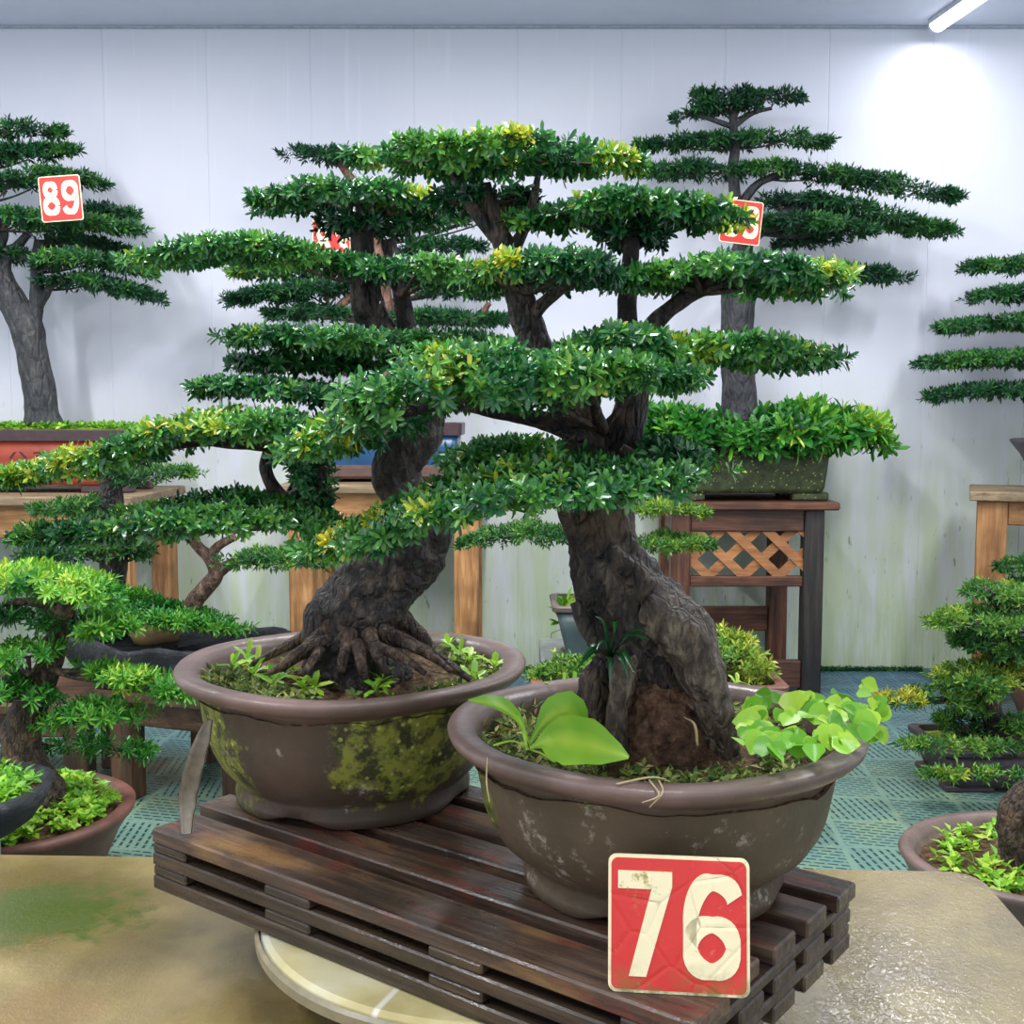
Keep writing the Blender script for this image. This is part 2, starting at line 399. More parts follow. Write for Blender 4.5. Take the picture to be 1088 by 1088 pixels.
    if attach is not None:
        a = np.asarray(attach, float) if len(attach) == 3 and abs(attach[0]) < 20 else aY(attach[0], attach[1], Y if len(attach) < 3 else attach[2])
        j = np.argmin(np.linalg.norm(np.array(mid)-a, axis=1)); e = mid[j]
        m = (a*.5+e*.5)+np.array([0, 0, -.05*np.linalg.norm(e-a)]); mb.tube([a, m, e], [arad*1.5, arad*1.1, arad*.8], 8, .2, 30, sub=5)
        for f in [q for q in (j-2, j-1, j+1, j+2) if 0 <= q < 7]:        # fan of thinner branches reaching out under the shelf
            e2 = np.array(mid[f])+np.array([0, rng.uniform(-.6, .6)*W, 0]); m2 = a*.55+e2*.45+np.array([0, 0, -.04*np.linalg.norm(e2-a)])
            mb.tube([a, m2, e2], [arad*.9, arad*.6, arad*.35], 6, .2, 30, sub=4)
    obj('twig', mb.me('twig', True), M['twig'], po, 'dark woody twigs under the leaves')
    return po
STY = {
 'near': dict(L=.0148, W=.0054, nl=11, den=11500, spread=(25, 88), droop=.22, simple=False, shoot=.6, mat=M['leaf_near'], tw=14),
 'mid': dict(L=.0160, W=.0054, nl=10, den=9400, spread=(25, 85), droop=.22, simple=False, shoot=.6, mat=M['leaf_near'], tw=12),
 'low': dict(L=.026, W=.0052, nl=12, den=3200, spread=(30, 92), droop=.18, simple=False, shoot=.4, mat=M['leaf_bright'], tw=8, sh=.2, sl=.35),
 'far': dict(L=.030, W=.0095, nl=8, den=3000, spread=(20, 80), droop=.15, simple=True, shoot=.7, mat=M['leaf_far'], tw=10),
 'farbig': dict(L=.066, W=.019, nl=8, den=800, spread=(20, 85), droop=.25, simple=False, shoot=.6, mat=M['leaf_bright'], tw=6),
 'small': dict(L=.022, W=.0068, nl=8, den=4200, spread=(20, 80), droop=.2, simple=True, shoot=.6, mat=M['leaf_small'], tw=6, sh=.15, sl=.2),
}
def limb(mb, pts, Y, seg=14, rough=.25, freq=18, ridges=0, sub=8, seed=0, ell=1.0):
    P = []; R = []
    for q in pts:
        yy = Y+(q[3] if len(q) > 3 else 0); P.append(aY(q[0], q[1], yy)); R.append(q[2]*yy/FPX)
    return mb.tube(P, R, seg, rough, freq, ridges, ell, seed, sub)
def groundcover(name, pts, mat, parent, L, W, nl, tint, spread=(40, 95), simple=True, axis=(0, 0, 1), jit=.35, label=None, tv=.12):
    C = np.asarray(pts, float); A = np.tile(np.asarray(axis, float), (len(C), 1))+rng.normal(0, jit, C.shape)
    tn = tint+.2*nz(C, 12)+rng.normal(0, .08, len(C))
    V, F, T = rosettes(C, A, tn, nl, L, W, spread, .3, simple, .3, tv)
    o = obj(name, mesh_from(name, V, F, False, T), mat, parent, label)
    return o
def disc_pts(n, c, r0, r1, a0=0, a1=2*PI, z=0, sx=1, sy=1, mound=0):
    a = rng.uniform(a0, a1, n); r = np.sqrt(rng.uniform(r0*r0, r1*r1, n))
    return np.stack([c[0]+r*np.cos(a)*sx, c[1]+r*np.sin(a)*sy, c[2]+z+mound*(1-(r/r1)**2)+rng.uniform(0, .006, n)], 1)
def blade(P, W, Nn, fold=.25, n=12):
    """broad leaf / strap along points P with widths W (fraction list)"""
    P = np.asarray(P, float); t = np.linspace(0, 1, n); x = np.linspace(0, 1, len(P))
    Q = np.stack([np.interp(t, x, P[:, i]) for i in range(3)], 1)
    for _ in range(3): Q[1:-1] = (Q[:-2]+Q[2:]+2*Q[1:-1])/4
    Wd = np.interp(t, np.linspace(0, 1, len(W)), W); T = np.gradient(Q, axis=0); T = unit(T); Nn = np.asarray(Nn, float)
    S = unit(np.cross(T, Nn)); N2 = np.cross(S, T); V = []; F = []
    for i in range(n):
        for s, u in ((-1, fold), (-.5, fold*.4), (0, 0), (.5, fold*.4), (1, fold)): V.append(Q[i]+S[i]*s*Wd[i]*(1+.06*math.sin(i*2.1+s))+N2[i]*u*Wd[i])
    for i in range(n-1):
        for k in range(4): a = i*5+k; F += [(a, a+1, a+6), (a, a+6, a+5)]
    return np.array(V), np.array(F)
def blades(name, items, mat, parent, label=None):
    parts = []
    for P, W, Nn, fold, tint in items:
        v, f = blade(P, W, Nn, fold); tv = np.full(len(v), tint)+rng.normal(0, .03, len(v)); tv[2::5] += .28; parts.append((v, f, np.clip(tv, 0, 1)))
    V, F, T = cat(parts); return obj(name, mesh_from(name, V, F, True, T), mat, parent, label)

# ------------------------------------------------------------------ setting
WY = 4.8; CZ = 2.68
def make_wall():
    mb = MB(); p = .428; x0 = aY(108, 30, WY)[0]-10*p; V = []; F = []
    g = .003
    xs = [];
    for i in range(26):
        x = x0+i*p
        xs += [(x-g, 0), (x-g*.4, .0022), (x+g*.4, .0022), (x+g, 0)]
    for (x, d) in xs: V += [(x, WY+d, -.05), (x, WY+d, CZ)]
    n = len(xs); F = [(2*i, 2*i+2, 2*i+3, 2*i+1) for i in range(n-1)]
    b = len(V); xa, xb = xs[0][0], xs[-1][0]
    V += [(xa, WY+.08, -.05), (xa, WY+.08, CZ), (xb, WY+.08, -.05), (xb, WY+.08, CZ)]
    F += [(b+2, b, b+1, b+3), (0, 1, b+1, b), (2*n-2, b+2, b+3, 2*n-1)]
    mb.add(V, F)
    t = NT('wall_panel'); s = t.sep(); z = s[2]
    st = t.noise(3, 5, .6, stretch=(5, 1, .6)); fine = t.noise(14, 4, .65, stretch=(6, 1, .5))
    c = t.mix(t.mask(t.noise(1.2, 3), .3, .7), rgb(224,225,236), rgb(214,216,230))
    low = t.math('SUBTRACT', 1.25, z); al = t.math('MULTIPLY', t.mask(low, -.05, .75), t.mask(st, .2, .6))
    c = t.mix(t.math('MULTIPLY', al, .75), c, rgb(186,202,152))
    c = t.mix(t.math('MULTIPLY', t.math('MULTIPLY', t.mask(low, .8, 1.25), t.mask(fine, .3, .75)), .6), c, rgb(150,180,104))
    spk = t.math('MULTIPLY', t.mask(t.noise(26, 3, .6, stretch=(2.2, 1, .45)), .66, .72), t.mask(low, -.1, .9))
    c = t.mix(t.math('MULTIPLY', spk, .75), c, rgb(86,112,66))
    drip = t.math('MULTIPLY', t.mask(t.noise(9, 3, .6, stretch=(4, 1, .16)), .62, .7), t.mask(z, 1.4, 2.5))
    c = t.mix(t.math('MULTIPLY', drip, .3), c, rgb(236,238,244))
    t.set(c, .45, .3); struct('wall_back', mb.me('wall_back'), t.m, 'white insulated wall panels with vertical seams and green algae low down')
make_wall()
mb = MB().box(-5.5, 5.6, -1.5, 4.88, CZ, CZ+.06, 0)
struct('ceiling', mb.me('ceiling'), plain('ceiling_paint', rgb(216,220,236), .6, 0, 6, .05), 'pale blue grey ceiling')
mb = MB().box(-5.5, 5.6, WY-.02, WY-.001, CZ-.009, CZ-.001, .003)
struct('trim_1', mb.me('trim_1'), plain('trim_grey', rgb(176,186,204), .5), 'narrow grey angle strip where wall meets ceiling')
def floor_mat():
    t = NT('floor_mat'); mp = t.N('ShaderNodeMapping'); t.L(t.co, mp.inputs[0]); mp.inputs['Rotation'].default_value = (0, 0, math.radians(5.5))
    v = t.N('ShaderNodeVectorMath', operation='SCALE'); t.L(mp.outputs[0], v.inputs[0]); v.inputs['Scale'].default_value = 1/.19
    s = t.sep(v.outputs[0]); x, y = s[0], s[1]
    par = t.math('MODULO', t.math('ADD', t.math('ADD', t.math('FLOOR', x), t.math('FLOOR', y)), 400.0), 2.0)
    fx, fy = t.math('FRACT', x), t.math('FRACT', y)
    def mixf(a, b): return t.math('ADD', t.math('MULTIPLY', a, t.math('SUBTRACT', 1.0, par)), t.math('MULTIPLY', b, par))
    u = mixf(fx, fy); w = mixf(fy, fx)
    # slots lean a little inside each square
    w2 = t.math('ADD', t.math('MULTIPLY', w, 9.0), t.math('MULTIPLY', u, 1.6)); row = t.math('FLOOR', w2); fw = t.math('FRACT', w2)
    u2 = t.math('FRACT', t.math('ADD', t.math('MULTIPLY', u, 6.0), t.math('MULTIPLY', row, .5)))
    h = t.math('MULTIPLY', t.mask(t.math('ABSOLUTE', t.math('SUBTRACT', fw, .5)), .2, .11), t.mask(t.math('ABSOLUTE', t.math('SUBTRACT', u2, .5)), .4, .34))
    edge = t.math('MULTIPLY', t.mask(t.math('ABSOLUTE', t.math('SUBTRACT', u, .5)), .47, .44), t.mask(t.math('ABSOLUTE', t.math('SUBTRACT', w, .5)), .47, .44))
    h = t.math('MULTIPLY', h, edge)
    n = t.noise(2.2, 4, .6); c = t.mix(t.mask(n, .35, .7), rgb(86,122,116), rgb(110,140,122))
    c = t.mix(t.mask(t.noise(5, 5, .65), .52, .75), c, rgb(132,152,108))
    c = t.mix(t.math('MULTIPLY', t.math('SUBTRACT', 1.0, edge), .22), c, rgb(132,150,124))
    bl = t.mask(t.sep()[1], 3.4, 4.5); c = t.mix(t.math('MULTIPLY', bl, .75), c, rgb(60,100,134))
    c = t.mix(t.math('MULTIPLY', h, .9), c, rgb(20,38,40)); t.bump(t.math('SUBTRACT', 1.0, h), .6, .008)
    return t.set(c, t.ramp(t.noise(8, 3), [(.4, .3), (.65, .6)]), .5)
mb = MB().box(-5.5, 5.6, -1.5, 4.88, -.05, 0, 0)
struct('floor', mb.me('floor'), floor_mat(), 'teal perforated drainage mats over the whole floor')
# moss along the foot of the wall
n = 2600; xs = rng.uniform(-1.38, 1.76, n*2); xs = xs[((xs < .59) | (xs > 1.24)) & ((xs < -.86) | (xs > -.1))][:n]; n = len(xs)
P = np.stack([xs, WY-.03-np.abs(rng.normal(0, .015, n)), np.abs(rng.normal(.0, .004, n))], 1)
o = groundcover('moss', P, M['leaf_far'], None, .013, .006, 4, .3, label=None)
tag(o, 'thin strip of green moss along the foot of the white wall', 'moss', kind='stuff')

# ------------------------------------------------------------------ lamps
def tube_lamp(x0, y0, x1, y1, label, power, spread=180):
    c = np.array([(x0+x1)/2, (y0+y1)/2, CZ]); d = np.array([x1-x0, y1-y0, 0]); L = np.linalg.norm(d); u = d/L; v = np.array([-u[1], u[0], 0])
    th = thing('tube_lamp', label, 'lamp', c, 'ceiling tube lamps')
    obj('housing', MB().obox(c+np.array([0, 0, -.011]), u*L/2, v*.036, np.array([0, 0, .0105]), .003).me('housing'), plain('lamp_housing', rgb(200,204,212), .4), th)
    t = NT('lamp_glow'); t.set(rgb(240,244,255), .4); t.b.inputs['Emission Color'].default_value = (.88, .93, 1, 1); t.b.inputs['Emission Strength'].default_value = 4
    P = [(.034*math.cos(a), -.022-.028*math.sin(a)) for a in np.linspace(0, PI, 13)]
    m2 = MB().prism(P, lambda a, b, w: c+v*a+np.array([0, 0, b])+u*w, -L/2+.012, L/2-.012)
    obj('diffuser', m2.me('diffuser', False), t.m, th, 'glowing white diffuser tube')
    for s in (-1, 1):
        mb = MB().prism([(q[0]*1.05, q[1]*1.02-.001) for q in P], lambda a, b, w, s=s: c+v*a+np.array([0, 0, b])+u*w, s*(L/2-.006)-.006, s*(L/2-.006)+.006)
        obj('end_cap', mb.me('end_cap'), plain('lamp_cap', rgb(206,208,214), .4), th)
    ld = bpy.data.lights.new('tube_light', 'AREA'); ld.shape = 'RECTANGLE'; ld.size = .07; ld.size_y = L; ld.energy = power; ld.spread = math.radians(spread); ld.color = (.95, .96, 1.0)
    lo = bpy.data.objects.new('tube_light', ld); link(lo, th); lo.location = (0, 0, -.056); lo.rotation_euler = (0, 0, math.atan2(u[1], u[0])-PI/2)
    return th
LP = 46  # shared power of the out-of-view lamps added to brighten the room
tube_lamp(1.715, 4.72, 1.86, 3.52, 'white tube lamp on the ceiling at top right by the wall', 7)
tube_lamp(1.90, 3.2, 2.0, 2.0, 'unseen ceiling tube lamp added for light, next along from the one by the wall', LP)
tube_lamp(-1.9, 3.6, -1.9, 2.4, 'unseen ceiling tube lamp added for light over the left stands', LP)
tube_lamp(0, 3.4, 0, 2.2, 'unseen ceiling tube lamp added for light over the space behind the two round pots', LP)
tube_lamp(0, 1.6, 0, .4, 'unseen ceiling tube lamp added for light straight above the pallet', LP)
tube_lamp(-1.9, 1.6, -1.9, .4, 'unseen ceiling tube lamp added for light over the left end of the stone table', LP)
w = bpy.data.worlds.new('world'); SC.world = w; w.use_nodes = True
bg = w.node_tree.nodes['Background']; bg.inputs[0].default_value = (.88, .92, 1.0, 1); bg.inputs[1].default_value = 1.45
SC.view_settings.view_transform = 'Standard'; SC.view_settings.look = 'None'; SC.view_settings.gamma = 1; SC.view_settings.exposure = 0.08
try: SC.view_settings.use_curve_mapping = False
except Exception: pass

# ------------------------------------------------------------------ number signs
def digit(d):
    """strokes: list of (points, half widths) in a 0..1 x 0..1 box (y up)"""
    def arc(cx, cy, rx, ry, a0, a1, n=18): return [(cx+rx*math.cos(math.radians(a)), cy+ry*math.sin(math.radians(a))) for a in np.linspace(a0, a1, n)]
    b = .105
    if d == '7': return [[(0, 1), (1, 1), (1, .86), (.52, 0), (.2, 0), (.62, .83), (0, .83)]]
    if d == '1': return [[(.3, 1), (.62, 1), (.62, 0), (.34, 0), (.34, .8), (.3, .8)]]
    S = {'6': [arc(.52, .74, .36, .16, 5, 90, 10)+arc(.52, .5, .38, .40, 90, 180)+arc(.5, .3, .36, .2, 180, 360, 18)+arc(.5, .32, .36, .2, 0, 165, 16)],
         '8': [arc(.5, .74, .29, .16, 0, 360, 28), arc(.5, .29, .36, .19, 0, 360, 28)],
         '3': [arc(.46, .74, .34, .16, 150, -80, 22)+arc(.46, .3, .38, .2, 80, -150, 22)]}
    if d == '9':
        return [[(1-x, 1-y) for x, y in p] for p in digit('6')]
    out = []
    for path in S[d]:
        p = np.array(path); T = np.gradient(p, axis=0); T = T/(np.linalg.norm(T, axis=1)[:, None]+1e-9); N = np.stack([-T[:, 1], T[:, 0]], 1)
        wv = np.abs(N[:, 0])*b*1.05+np.abs(N[:, 1])*.07
        L = p+N*wv[:, None]; R = p-N*wv[:, None]
        for i in range(len(p)-1): out.append([tuple(L[i]), tuple(L[i+1]), tuple(R[i+1]), tuple(R[i])])
    return out
def sign_mat(name, c, worn):
    t = NT(name); n = t.noise(18, 5, .65); col = t.mix(t.mask(n, .5, .75), c, tuple(min(1, x*1.15+.02) for x in c[:3])+(1,))
    if worn:
        cr = t.vor(16, 'DISTANCE_TO_EDGE', vec=None); wob = t.noise(40, 3)
        crack = t.mask(t.math('ADD', cr, t.math('MULTIPLY', wob, .03)), .026, .016)
        crack = t.math('MULTIPLY', crack, t.mask(t.noise(9, 2), .48, .6)); col = t.mix(t.math('MULTIPLY', crack, .8), col, rgb(80,40,30))
        z = t.sep()[2]; mz = t.math('MULTIPLY', t.mask(z, .035, .0), t.mask(t.noise(45, 4, .7), .42, .6)); col = t.mix(t.math('MULTIPLY', mz, .75), col, rgb(110,104,34))
        col = t.mix(t.math('MULTIPLY', t.mask(t.noise(60, 4, .7), .62, .72), .55), col, rgb(226,150,130))
        sp = t.math('MULTIPLY', t.mask(t.noise(55, 4, .7), .55, .65), t.mask(t.dist((-.045, 0, .12)), .05, .02)); col = t.mix(sp, col, rgb(140,130,40))
        t.bump(t.math('ADD', n, t.math('MULTIPLY', t.mask(cr, 0, .05), .4)), .3, .003)
    return t.set(col, .35, .5)
M['sign_red'] = sign_mat('sign_red', rgb(204,48,42), False); M['sign_cream'] = sign_mat('sign_cream', rgb(244,232,190), False)
M['sign_red_worn'] = sign_mat('sign_red_worn', rgb(208,44,40), True); M['sign_cream_worn'] = sign_mat('sign_cream_worn', rgb(240,228,186), True)
def rrect(w, h, r, n=6):
    P = []
    for (cx, cy, a) in ((w/2-r, h-r, 0), (-w/2+r, h-r, 90), (-w/2+r, r, 180), (w/2-r, r, 270)):
        P += [(cx+r*math.cos(math.radians(a+k*90/n)), cy+r*math.sin(math.radians(a+k*90/n))) for k in range(n+1)]
    return P
def number_sign(base, right, up, w, h, txt, label, boxes, worn=False, flip=1):
    right = unit(np.array(right, float)); up = unit(np.array(up, float)); nrm = np.cross(right, up)   # nrm faces viewer
    th = thing('number_sign', label, 'sign', base, 'red number cards'); base = np.array(base)
    ax = lambda a, b, d: base+right*a+up*b+nrm*d
    sfx = '_worn' if worn else ''
    obj('board', MB().prism(rrect(w, h, w*.06), ax, -.004, 0).me('board'), M['sign_cream'+sfx], th, 'cream board edge')
    m = w*.022; P = [(x, y+m) for x, y in rrect(w-2*m, h-2*m, w*.05)]
    obj('red_face', MB().prism(P, ax, 0, .0008).me('red_face'), M['sign_red'+sfx], th, 'red printed face')
    for ch, (x0, y0, x1, y1) in zip(txt, boxes):
        mb = MB()
        for k, poly in enumerate(digit(ch)):
            mb.prism([((x0+(x1-x0)*u-.5)*w, (y0+(y1-y0)*v)*h) for u, v in poly], ax, .0008, .0016)
        obj('numeral', mb.me('numeral'), M['sign_cream'+sfx], th, 'cream numeral '+ch)
    return th

# ------------------------------------------------------------------ stone table and turntable, pallet
TZ = .31
def make_table():
    th = thing('stone_table', 'long wet tan stone slab table in the foreground under the pallet', 'table', (0, 1.2, 0))
    a = aZ(-10, 908, TZ); b = aZ(1037, 924, TZ); xr = b[0]; xl = -1.45
    sm = lambda v: max(0, min(1, v))**2*(3-2*max(0, min(1, v)))
    def ztop(x, y): return TZ+.068*sm((x-.24)/.22)*(y-1.95)          # slope added at the right end to steer the lamp's glare into view
    def yback(x):
        y = a[1]+(b[1]-a[1])*(x-a[0])/(b[0]-a[0]); d = x-(xr-.05)
        return y-(.05-math.sqrt(max(0, .05**2-d*d)) if d > 0 else 0)
    xs = np.r_[np.linspace(xl, .2, 24)[:-1], np.linspace(.2, xr-.05, 22)[:-1], xr-.05+.05*np.sin(np.linspace(0, PI/2, 9))]
    ny = 30; V = []; F = []
    for x in xs:
        for k in range(ny+1): y = .35+(yback(x)-.35)*k/ny; V.append((x, y, ztop(x, y)))
    m_ = ny+1; nx = len(xs)
    for i_ in range(nx-1):
        for k in range(ny): q = i_*m_+k; F.append((q, q+m_, q+m_+1, q+1))
    ring = [i_*m_ for i_ in range(nx)]+[(nx-1)*m_+k for k in range(1, ny+1)]+[i_*m_+ny for i_ in range(nx-2, -1, -1)]+[k for k in range(ny-1, 0, -1)]
    b0_ = len(V); V += [(V[q][0], V[q][1], V[q][2]-.07) for q in ring]; n_ = len(ring)
    F += [(ring[q], b0_+q, b0_+(q+1) % n_, ring[(q+1) % n_]) for q in range(n_)]+[tuple(range(b0_, b0_+n_))[::-1]]
    t = NT('table_stone'); n = t.noise(3.5, 5, .6); c = t.ramp(n, [(.3, rgb(92,78,46)), (.5, rgb(120,104,64)), (.7, rgb(148,130,86))])
    c = t.mix(t.math('MULTIPLY', t.mask(t.noise(9, 5, .6), .5, .7), .6), c, rgb(142,128,74))
    def blob(p, r, sc=(1,1,1), nzs=9): return t.mask(t.math('ADD', t.math('SUBTRACT', 1.0, t.math('DIVIDE', t.dist(p, sc), r)), t.math('MULTIPLY', t.math('SUBTRACT', t.noise(nzs, 5, .7), .5), 1.6)), .1, .5)
    c = t.mix(t.math('MULTIPLY', blob((-.76, .55, TZ), .24, (1, 1.2, 1)), .7), c, rgb(92,78,34))
    c = t.mix(t.math('MULTIPLY', blob((-.74, .52, TZ), .2, (1, 1.4, 1), 22), .85), c, rgb(62,80,20))
    c = t.mix(t.math('MULTIPLY', blob((-.62, .22, TZ), .1, (1, 1, 1), 5), .55), c, rgb(120,92,52))
    # wet film: glossy, with ripples and drops where the lamp glitters
    wet = t.noise(3, 3); dro = t.noise(160, 3, .7); rip = t.noise(75, 3, .6); wz = t.mask(t.math('ADD', t.sep()[0], t.math('MULTIPLY', t.noise(4, 3), .3)), .25, .6)   # the soaked end of the slab
    t.bump(t.math('ADD', t.mask(dro, .5, .62), t.math('MULTIPLY', rip, 1.2)), .15, .004)
    t.set(c, t.ramp(wet, [(.35, .25), (.65, .45)]), .5)
    bn = t.N('ShaderNodeBump'); bn.inputs['Strength'].default_value = .5; bn.inputs['Distance'].default_value = .004
    t.L(t.math('ADD', t.math('MULTIPLY', t.mask(dro, .5, .65), .10), t.math('MULTIPLY', rip, .42)), bn.inputs['Height']); t.L(t.math('MULTIPLY_ADD', wz, .42, .08), bn.inputs['Strength'])
    t.L(bn.outputs[0], t.b.inputs['Coat Normal']); t.L(t.math('MULTIPLY_ADD', wz, .75, .25), t.b.inputs['Coat Weight']); t.b.inputs['Coat Roughness'].default_value = .09; t.b.inputs['Coat IOR'].default_value = 1.7
    obj('slab', MB().add(V, F).me('slab'), t.m, th)
    for x in (-1.0, .45): obj('support', MB().box(x-.12, x+.12, .55, 1.75, 0, TZ-.0705 if x < 0 else TZ-.172, .01).me('support'), M['grey_block'], th)
make_table()
TC = np.array([-.02, 1.535])
def make_turntable():
    th = thing('turntable', 'round cream stone turntable carrying the dark pallet on the wet table', 'turntable', (TC[0], TC[1], TZ))
    t = NT('turn_stone'); n = t.noise(7, 5, .6); c = t.ramp(n, [(.3, rgb(176,160,104)), (.55, rgb(208,196,146)), (.75, rgb(222,216,186))])
    s = t.sep(); g = t.math('ADD', t.math('MULTIPLY', s[0], .9), t.math('MULTIPLY', s[1], -.2)); c = t.mix(t.mask(g, -.2, -.26), c, rgb(192,192,176))
    ln = t.math('ABSOLUTE', t.math('ADD', t.math('SUBTRACT', s[0], t.math('MULTIPLY', s[1], .4)), .02)); c = t.mix(t.mask(ln, .006, .002), c, rgb(226,222,206))
    t.bump(n, .08, .004); t.set(c, .3)
    c0 = (TC[0], TC[1], 0); mb = MB()
    mb.lathe([(0, .384), (.318, .384), (.326, .388), (.328, .397), (.325, .406), (.318, .410), (0, .410)], c0, 96)
    obj('top', mb.me('top', False), t.m, th)
    mb = MB().lathe([(.329, .386), (.334, .389), (.334, .401), (.329, .405), (.3285, .395), (.329, .386)], c0, 96)
    obj('rim', mb.me('rim', False), plain('turn_rim', rgb(150,140,112), .4, .1), th, 'grey rim band')
    mb = MB().lathe([(0, TZ), (.235, TZ), (.245, TZ+.02), (.235, .365), (.22, .3838), (0, .3838)], c0, 64)
    obj('pedestal', mb.me('pedestal', False), plain('turn_ped', rgb(84,68,54), .5, .3), th, 'dark brown pedestal')
make_turntable()
pu = np.array([math.cos(math.radians(-37)), math.sin(math.radians(-37)), 0]); pv = np.array([-pu[1], pu[0], 0]); pz = np.array([0, 0, 1.])
PO = np.array([-.518, 1.577, 0])
def make_pallet():
    th = thing('pallet', 'dark wet wooden slatted pallet under the two round brown pots', 'pallet', (0, 1.4, .411))
    Lg, Wd = .872, .425; bw = .094; gap = (Wd-4*bw)/3
    def wp(n, c0, c1, c2, red):
        t = NT(n); mp = t.N('ShaderNodeMapping'); mp.vector_type = 'TEXTURE'; t.L(t.co, mp.inputs[0]); mp.inputs['Rotation'].default_value = (0, 0, math.radians(-37)); v = mp.outputs[0]
        g = t.noise(3.5, 6, .65, vec=v, stretch=(1.4, 20, 20), dist=.3); c = t.ramp(g, [(.3, c0), (.5, c1), (.72, c2)])
        if red: c = t.mix(t.mask(t.noise(6, 4, .6, vec=v, stretch=(1, 4, 4)), .56, .66), c, rgb(104,50,42)); c = t.mix(t.mask(t.noise(4, 4, .6, vec=v, stretch=(1, 3, 3)), .55, .7), c, rgb(130,98,62))
        t.bump(t.math('ADD', g, t.math('MULTIPLY', t.noise(120, 3), .35)), .4, .005); return t.set(c, t.ramp(t.noise(9, 3), [(.38, .16), (.62, .55)]), .5)
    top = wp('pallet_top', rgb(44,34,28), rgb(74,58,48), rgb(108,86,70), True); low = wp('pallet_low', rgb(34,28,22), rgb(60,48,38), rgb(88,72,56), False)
    def brd(name, u0, u1, v0, v1, z0, z1, m):
        c = PO+pu*(u0+u1)/2+pv*(v0+v1)/2+pz*(z0+z1)/2
        obj(name, MB().obox(c, pu*(u1-u0)/2, pv*(v1-v0)/2, pz*(z1-z0)/2, .0025).me(name), m, th)
    vv = [(0, .078), (.106, .166), (.1925, .2525), (.279, .339), (.3655, .4255)]; ends = [0, -.03, -.035, -.02, -.01]; re = [0, -.008, -.003, .0, .004]
    for (v0, v1), e, r_ in zip(vv, ends, re):
        brd('deck_board', e, Lg+r_, v0, v1, .479, .5, top)
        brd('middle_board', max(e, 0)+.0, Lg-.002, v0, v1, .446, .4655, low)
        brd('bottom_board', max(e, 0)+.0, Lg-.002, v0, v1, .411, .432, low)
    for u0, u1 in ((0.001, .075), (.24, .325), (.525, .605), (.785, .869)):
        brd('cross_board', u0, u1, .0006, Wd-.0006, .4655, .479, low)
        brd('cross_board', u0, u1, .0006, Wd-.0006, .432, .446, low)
make_pallet()

# ------------------------------------------------------------------ round bonsai pots
DZ = .5
def round_pot(th, c, R, H, rb, mat):
    """deep round training pot with rolled lip and cloud-cut foot"""
    c = np.asarray(c, float)
    prof = [(rb-.02, .014), (rb-.004, 0), (rb+.004, .003), (rb+.005, .016), (rb+.001, .031), (rb+.003, .036), (rb+.012, .044), (rb+.7*(R*.80-rb), .062), (R*.80, .085), (R*.825, .105), (R*.848, .135), (R*.87, H-.03), (R*.885, H-.022), (R*.88, H-.012)]
    def foot(i, r, z, t):
        if i <= 2: z += .014*max(0, math.cos(4*(t+.35)))**2 if math.cos(4*(t+.35)) > .0 else 0
        return r*(1+.006*math.sin(3*t)), z
    po = obj('pot', MB().lathe(prof, c, 96, fn=foot).lathe([(R*.845, H-.03), (R*.79, .13), (R*.7, .09), (0, .075)], c, 96).me('pot', True), mat, th)
    # local object space for the stain masks
    d = Vector(c) - th.location; me = po.data
    co = np.empty(len(me.vertices)*3, np.float32); me.vertices.foreach_get('co', co); co = co.reshape(-1, 3)-np.array(d, np.float32); me.vertices.foreach_set('co', co.ravel()); po.location = d
    rim = [(R*.855, H-.034), (R*.90, H-.021), (R*.955, H-.018), (R*.99, H-.009), (R, H-.001), (R*.99, H+.003), (R*.945, H+.005), (R*.875, H+.002), (R*.855, H-.012), (R*.845, H-.03)]
    ro = obj('rim', MB().lathe(rim, c, 96, fn=lambda i, r, z, t: (r*(1+.006*math.sin(3*t)), z+.0012*math.sin(5*t))).me('rim', True), M['pot_rim'], po, 'glossy rolled brown rim')
    return po
def soil_disc(th, c, R, amp=.012, seed=0., sx=1, sy=1, mat=None, mound=.015, name='soil'):
    mb = MB(); V = []; F = []; nr, na = 22, 72; c = np.asarray(c)
    for i in range(nr+1):
        for k in range(na):
            r = R*i/nr; a = 2*PI*k/na; x, y = r*math.cos(a)*sx, r*math.sin(a)*sy
            V.append((c[0]+x, c[1]+y, c[2]+mound*(1-(i/nr)**2)+amp*mnoise.noise(Vector((x*22+seed, y*22, 0)))+amp*.5*mnoise.noise(Vector((x*70, y*70+seed, 0)))))
    for i in range(nr):
        for k in range(na): k2 = (k+1) % na; F.append((i*na+k, (i+1)*na+k, (i+1)*na+k2, i*na+k2))
    mb.add(V, F); return obj(name, mb.me(name, True), mat or M['soil'], th)

# ============================ front bonsai (A)
AC = np.array([.18, 1.405]); AY = 1.40
ta = thing('potted_bonsai', 'large bonsai with black twisted trunk in the nearest round brown pot, behind sign 76', 'bonsai', (AC[0], AC[1], DZ))
round_pot(ta, (AC[0], AC[1], DZ), .262, .20, .160, M['pot_a'])
sa = (AC[0], AC[1], DZ+.165); soil_disc(ta, sa, .232, .01, 3.)
mb = MB()
limb(mb, [(722,800,40,.10),(716,770,40,.09),(708,738,44,.07),(704,705,50,.02),(682,662,54),(660,630,46),(645,600,42),(640,565,36),(640,530,31),(640,495,30,.0)], AY, 40, .30, 16, 7, 8, 1.)
limb(mb, [(640,700,10),(634,725,17),(632,755,19),(634,790,20)], AY, 20, .3, 24, 5, 6, 4.)
limb(mb, [(618,640,12,-.02),(624,665,11,-.03),(640,690,9,-.03)], AY, 14, .3, 24, 0, 6, 5.)
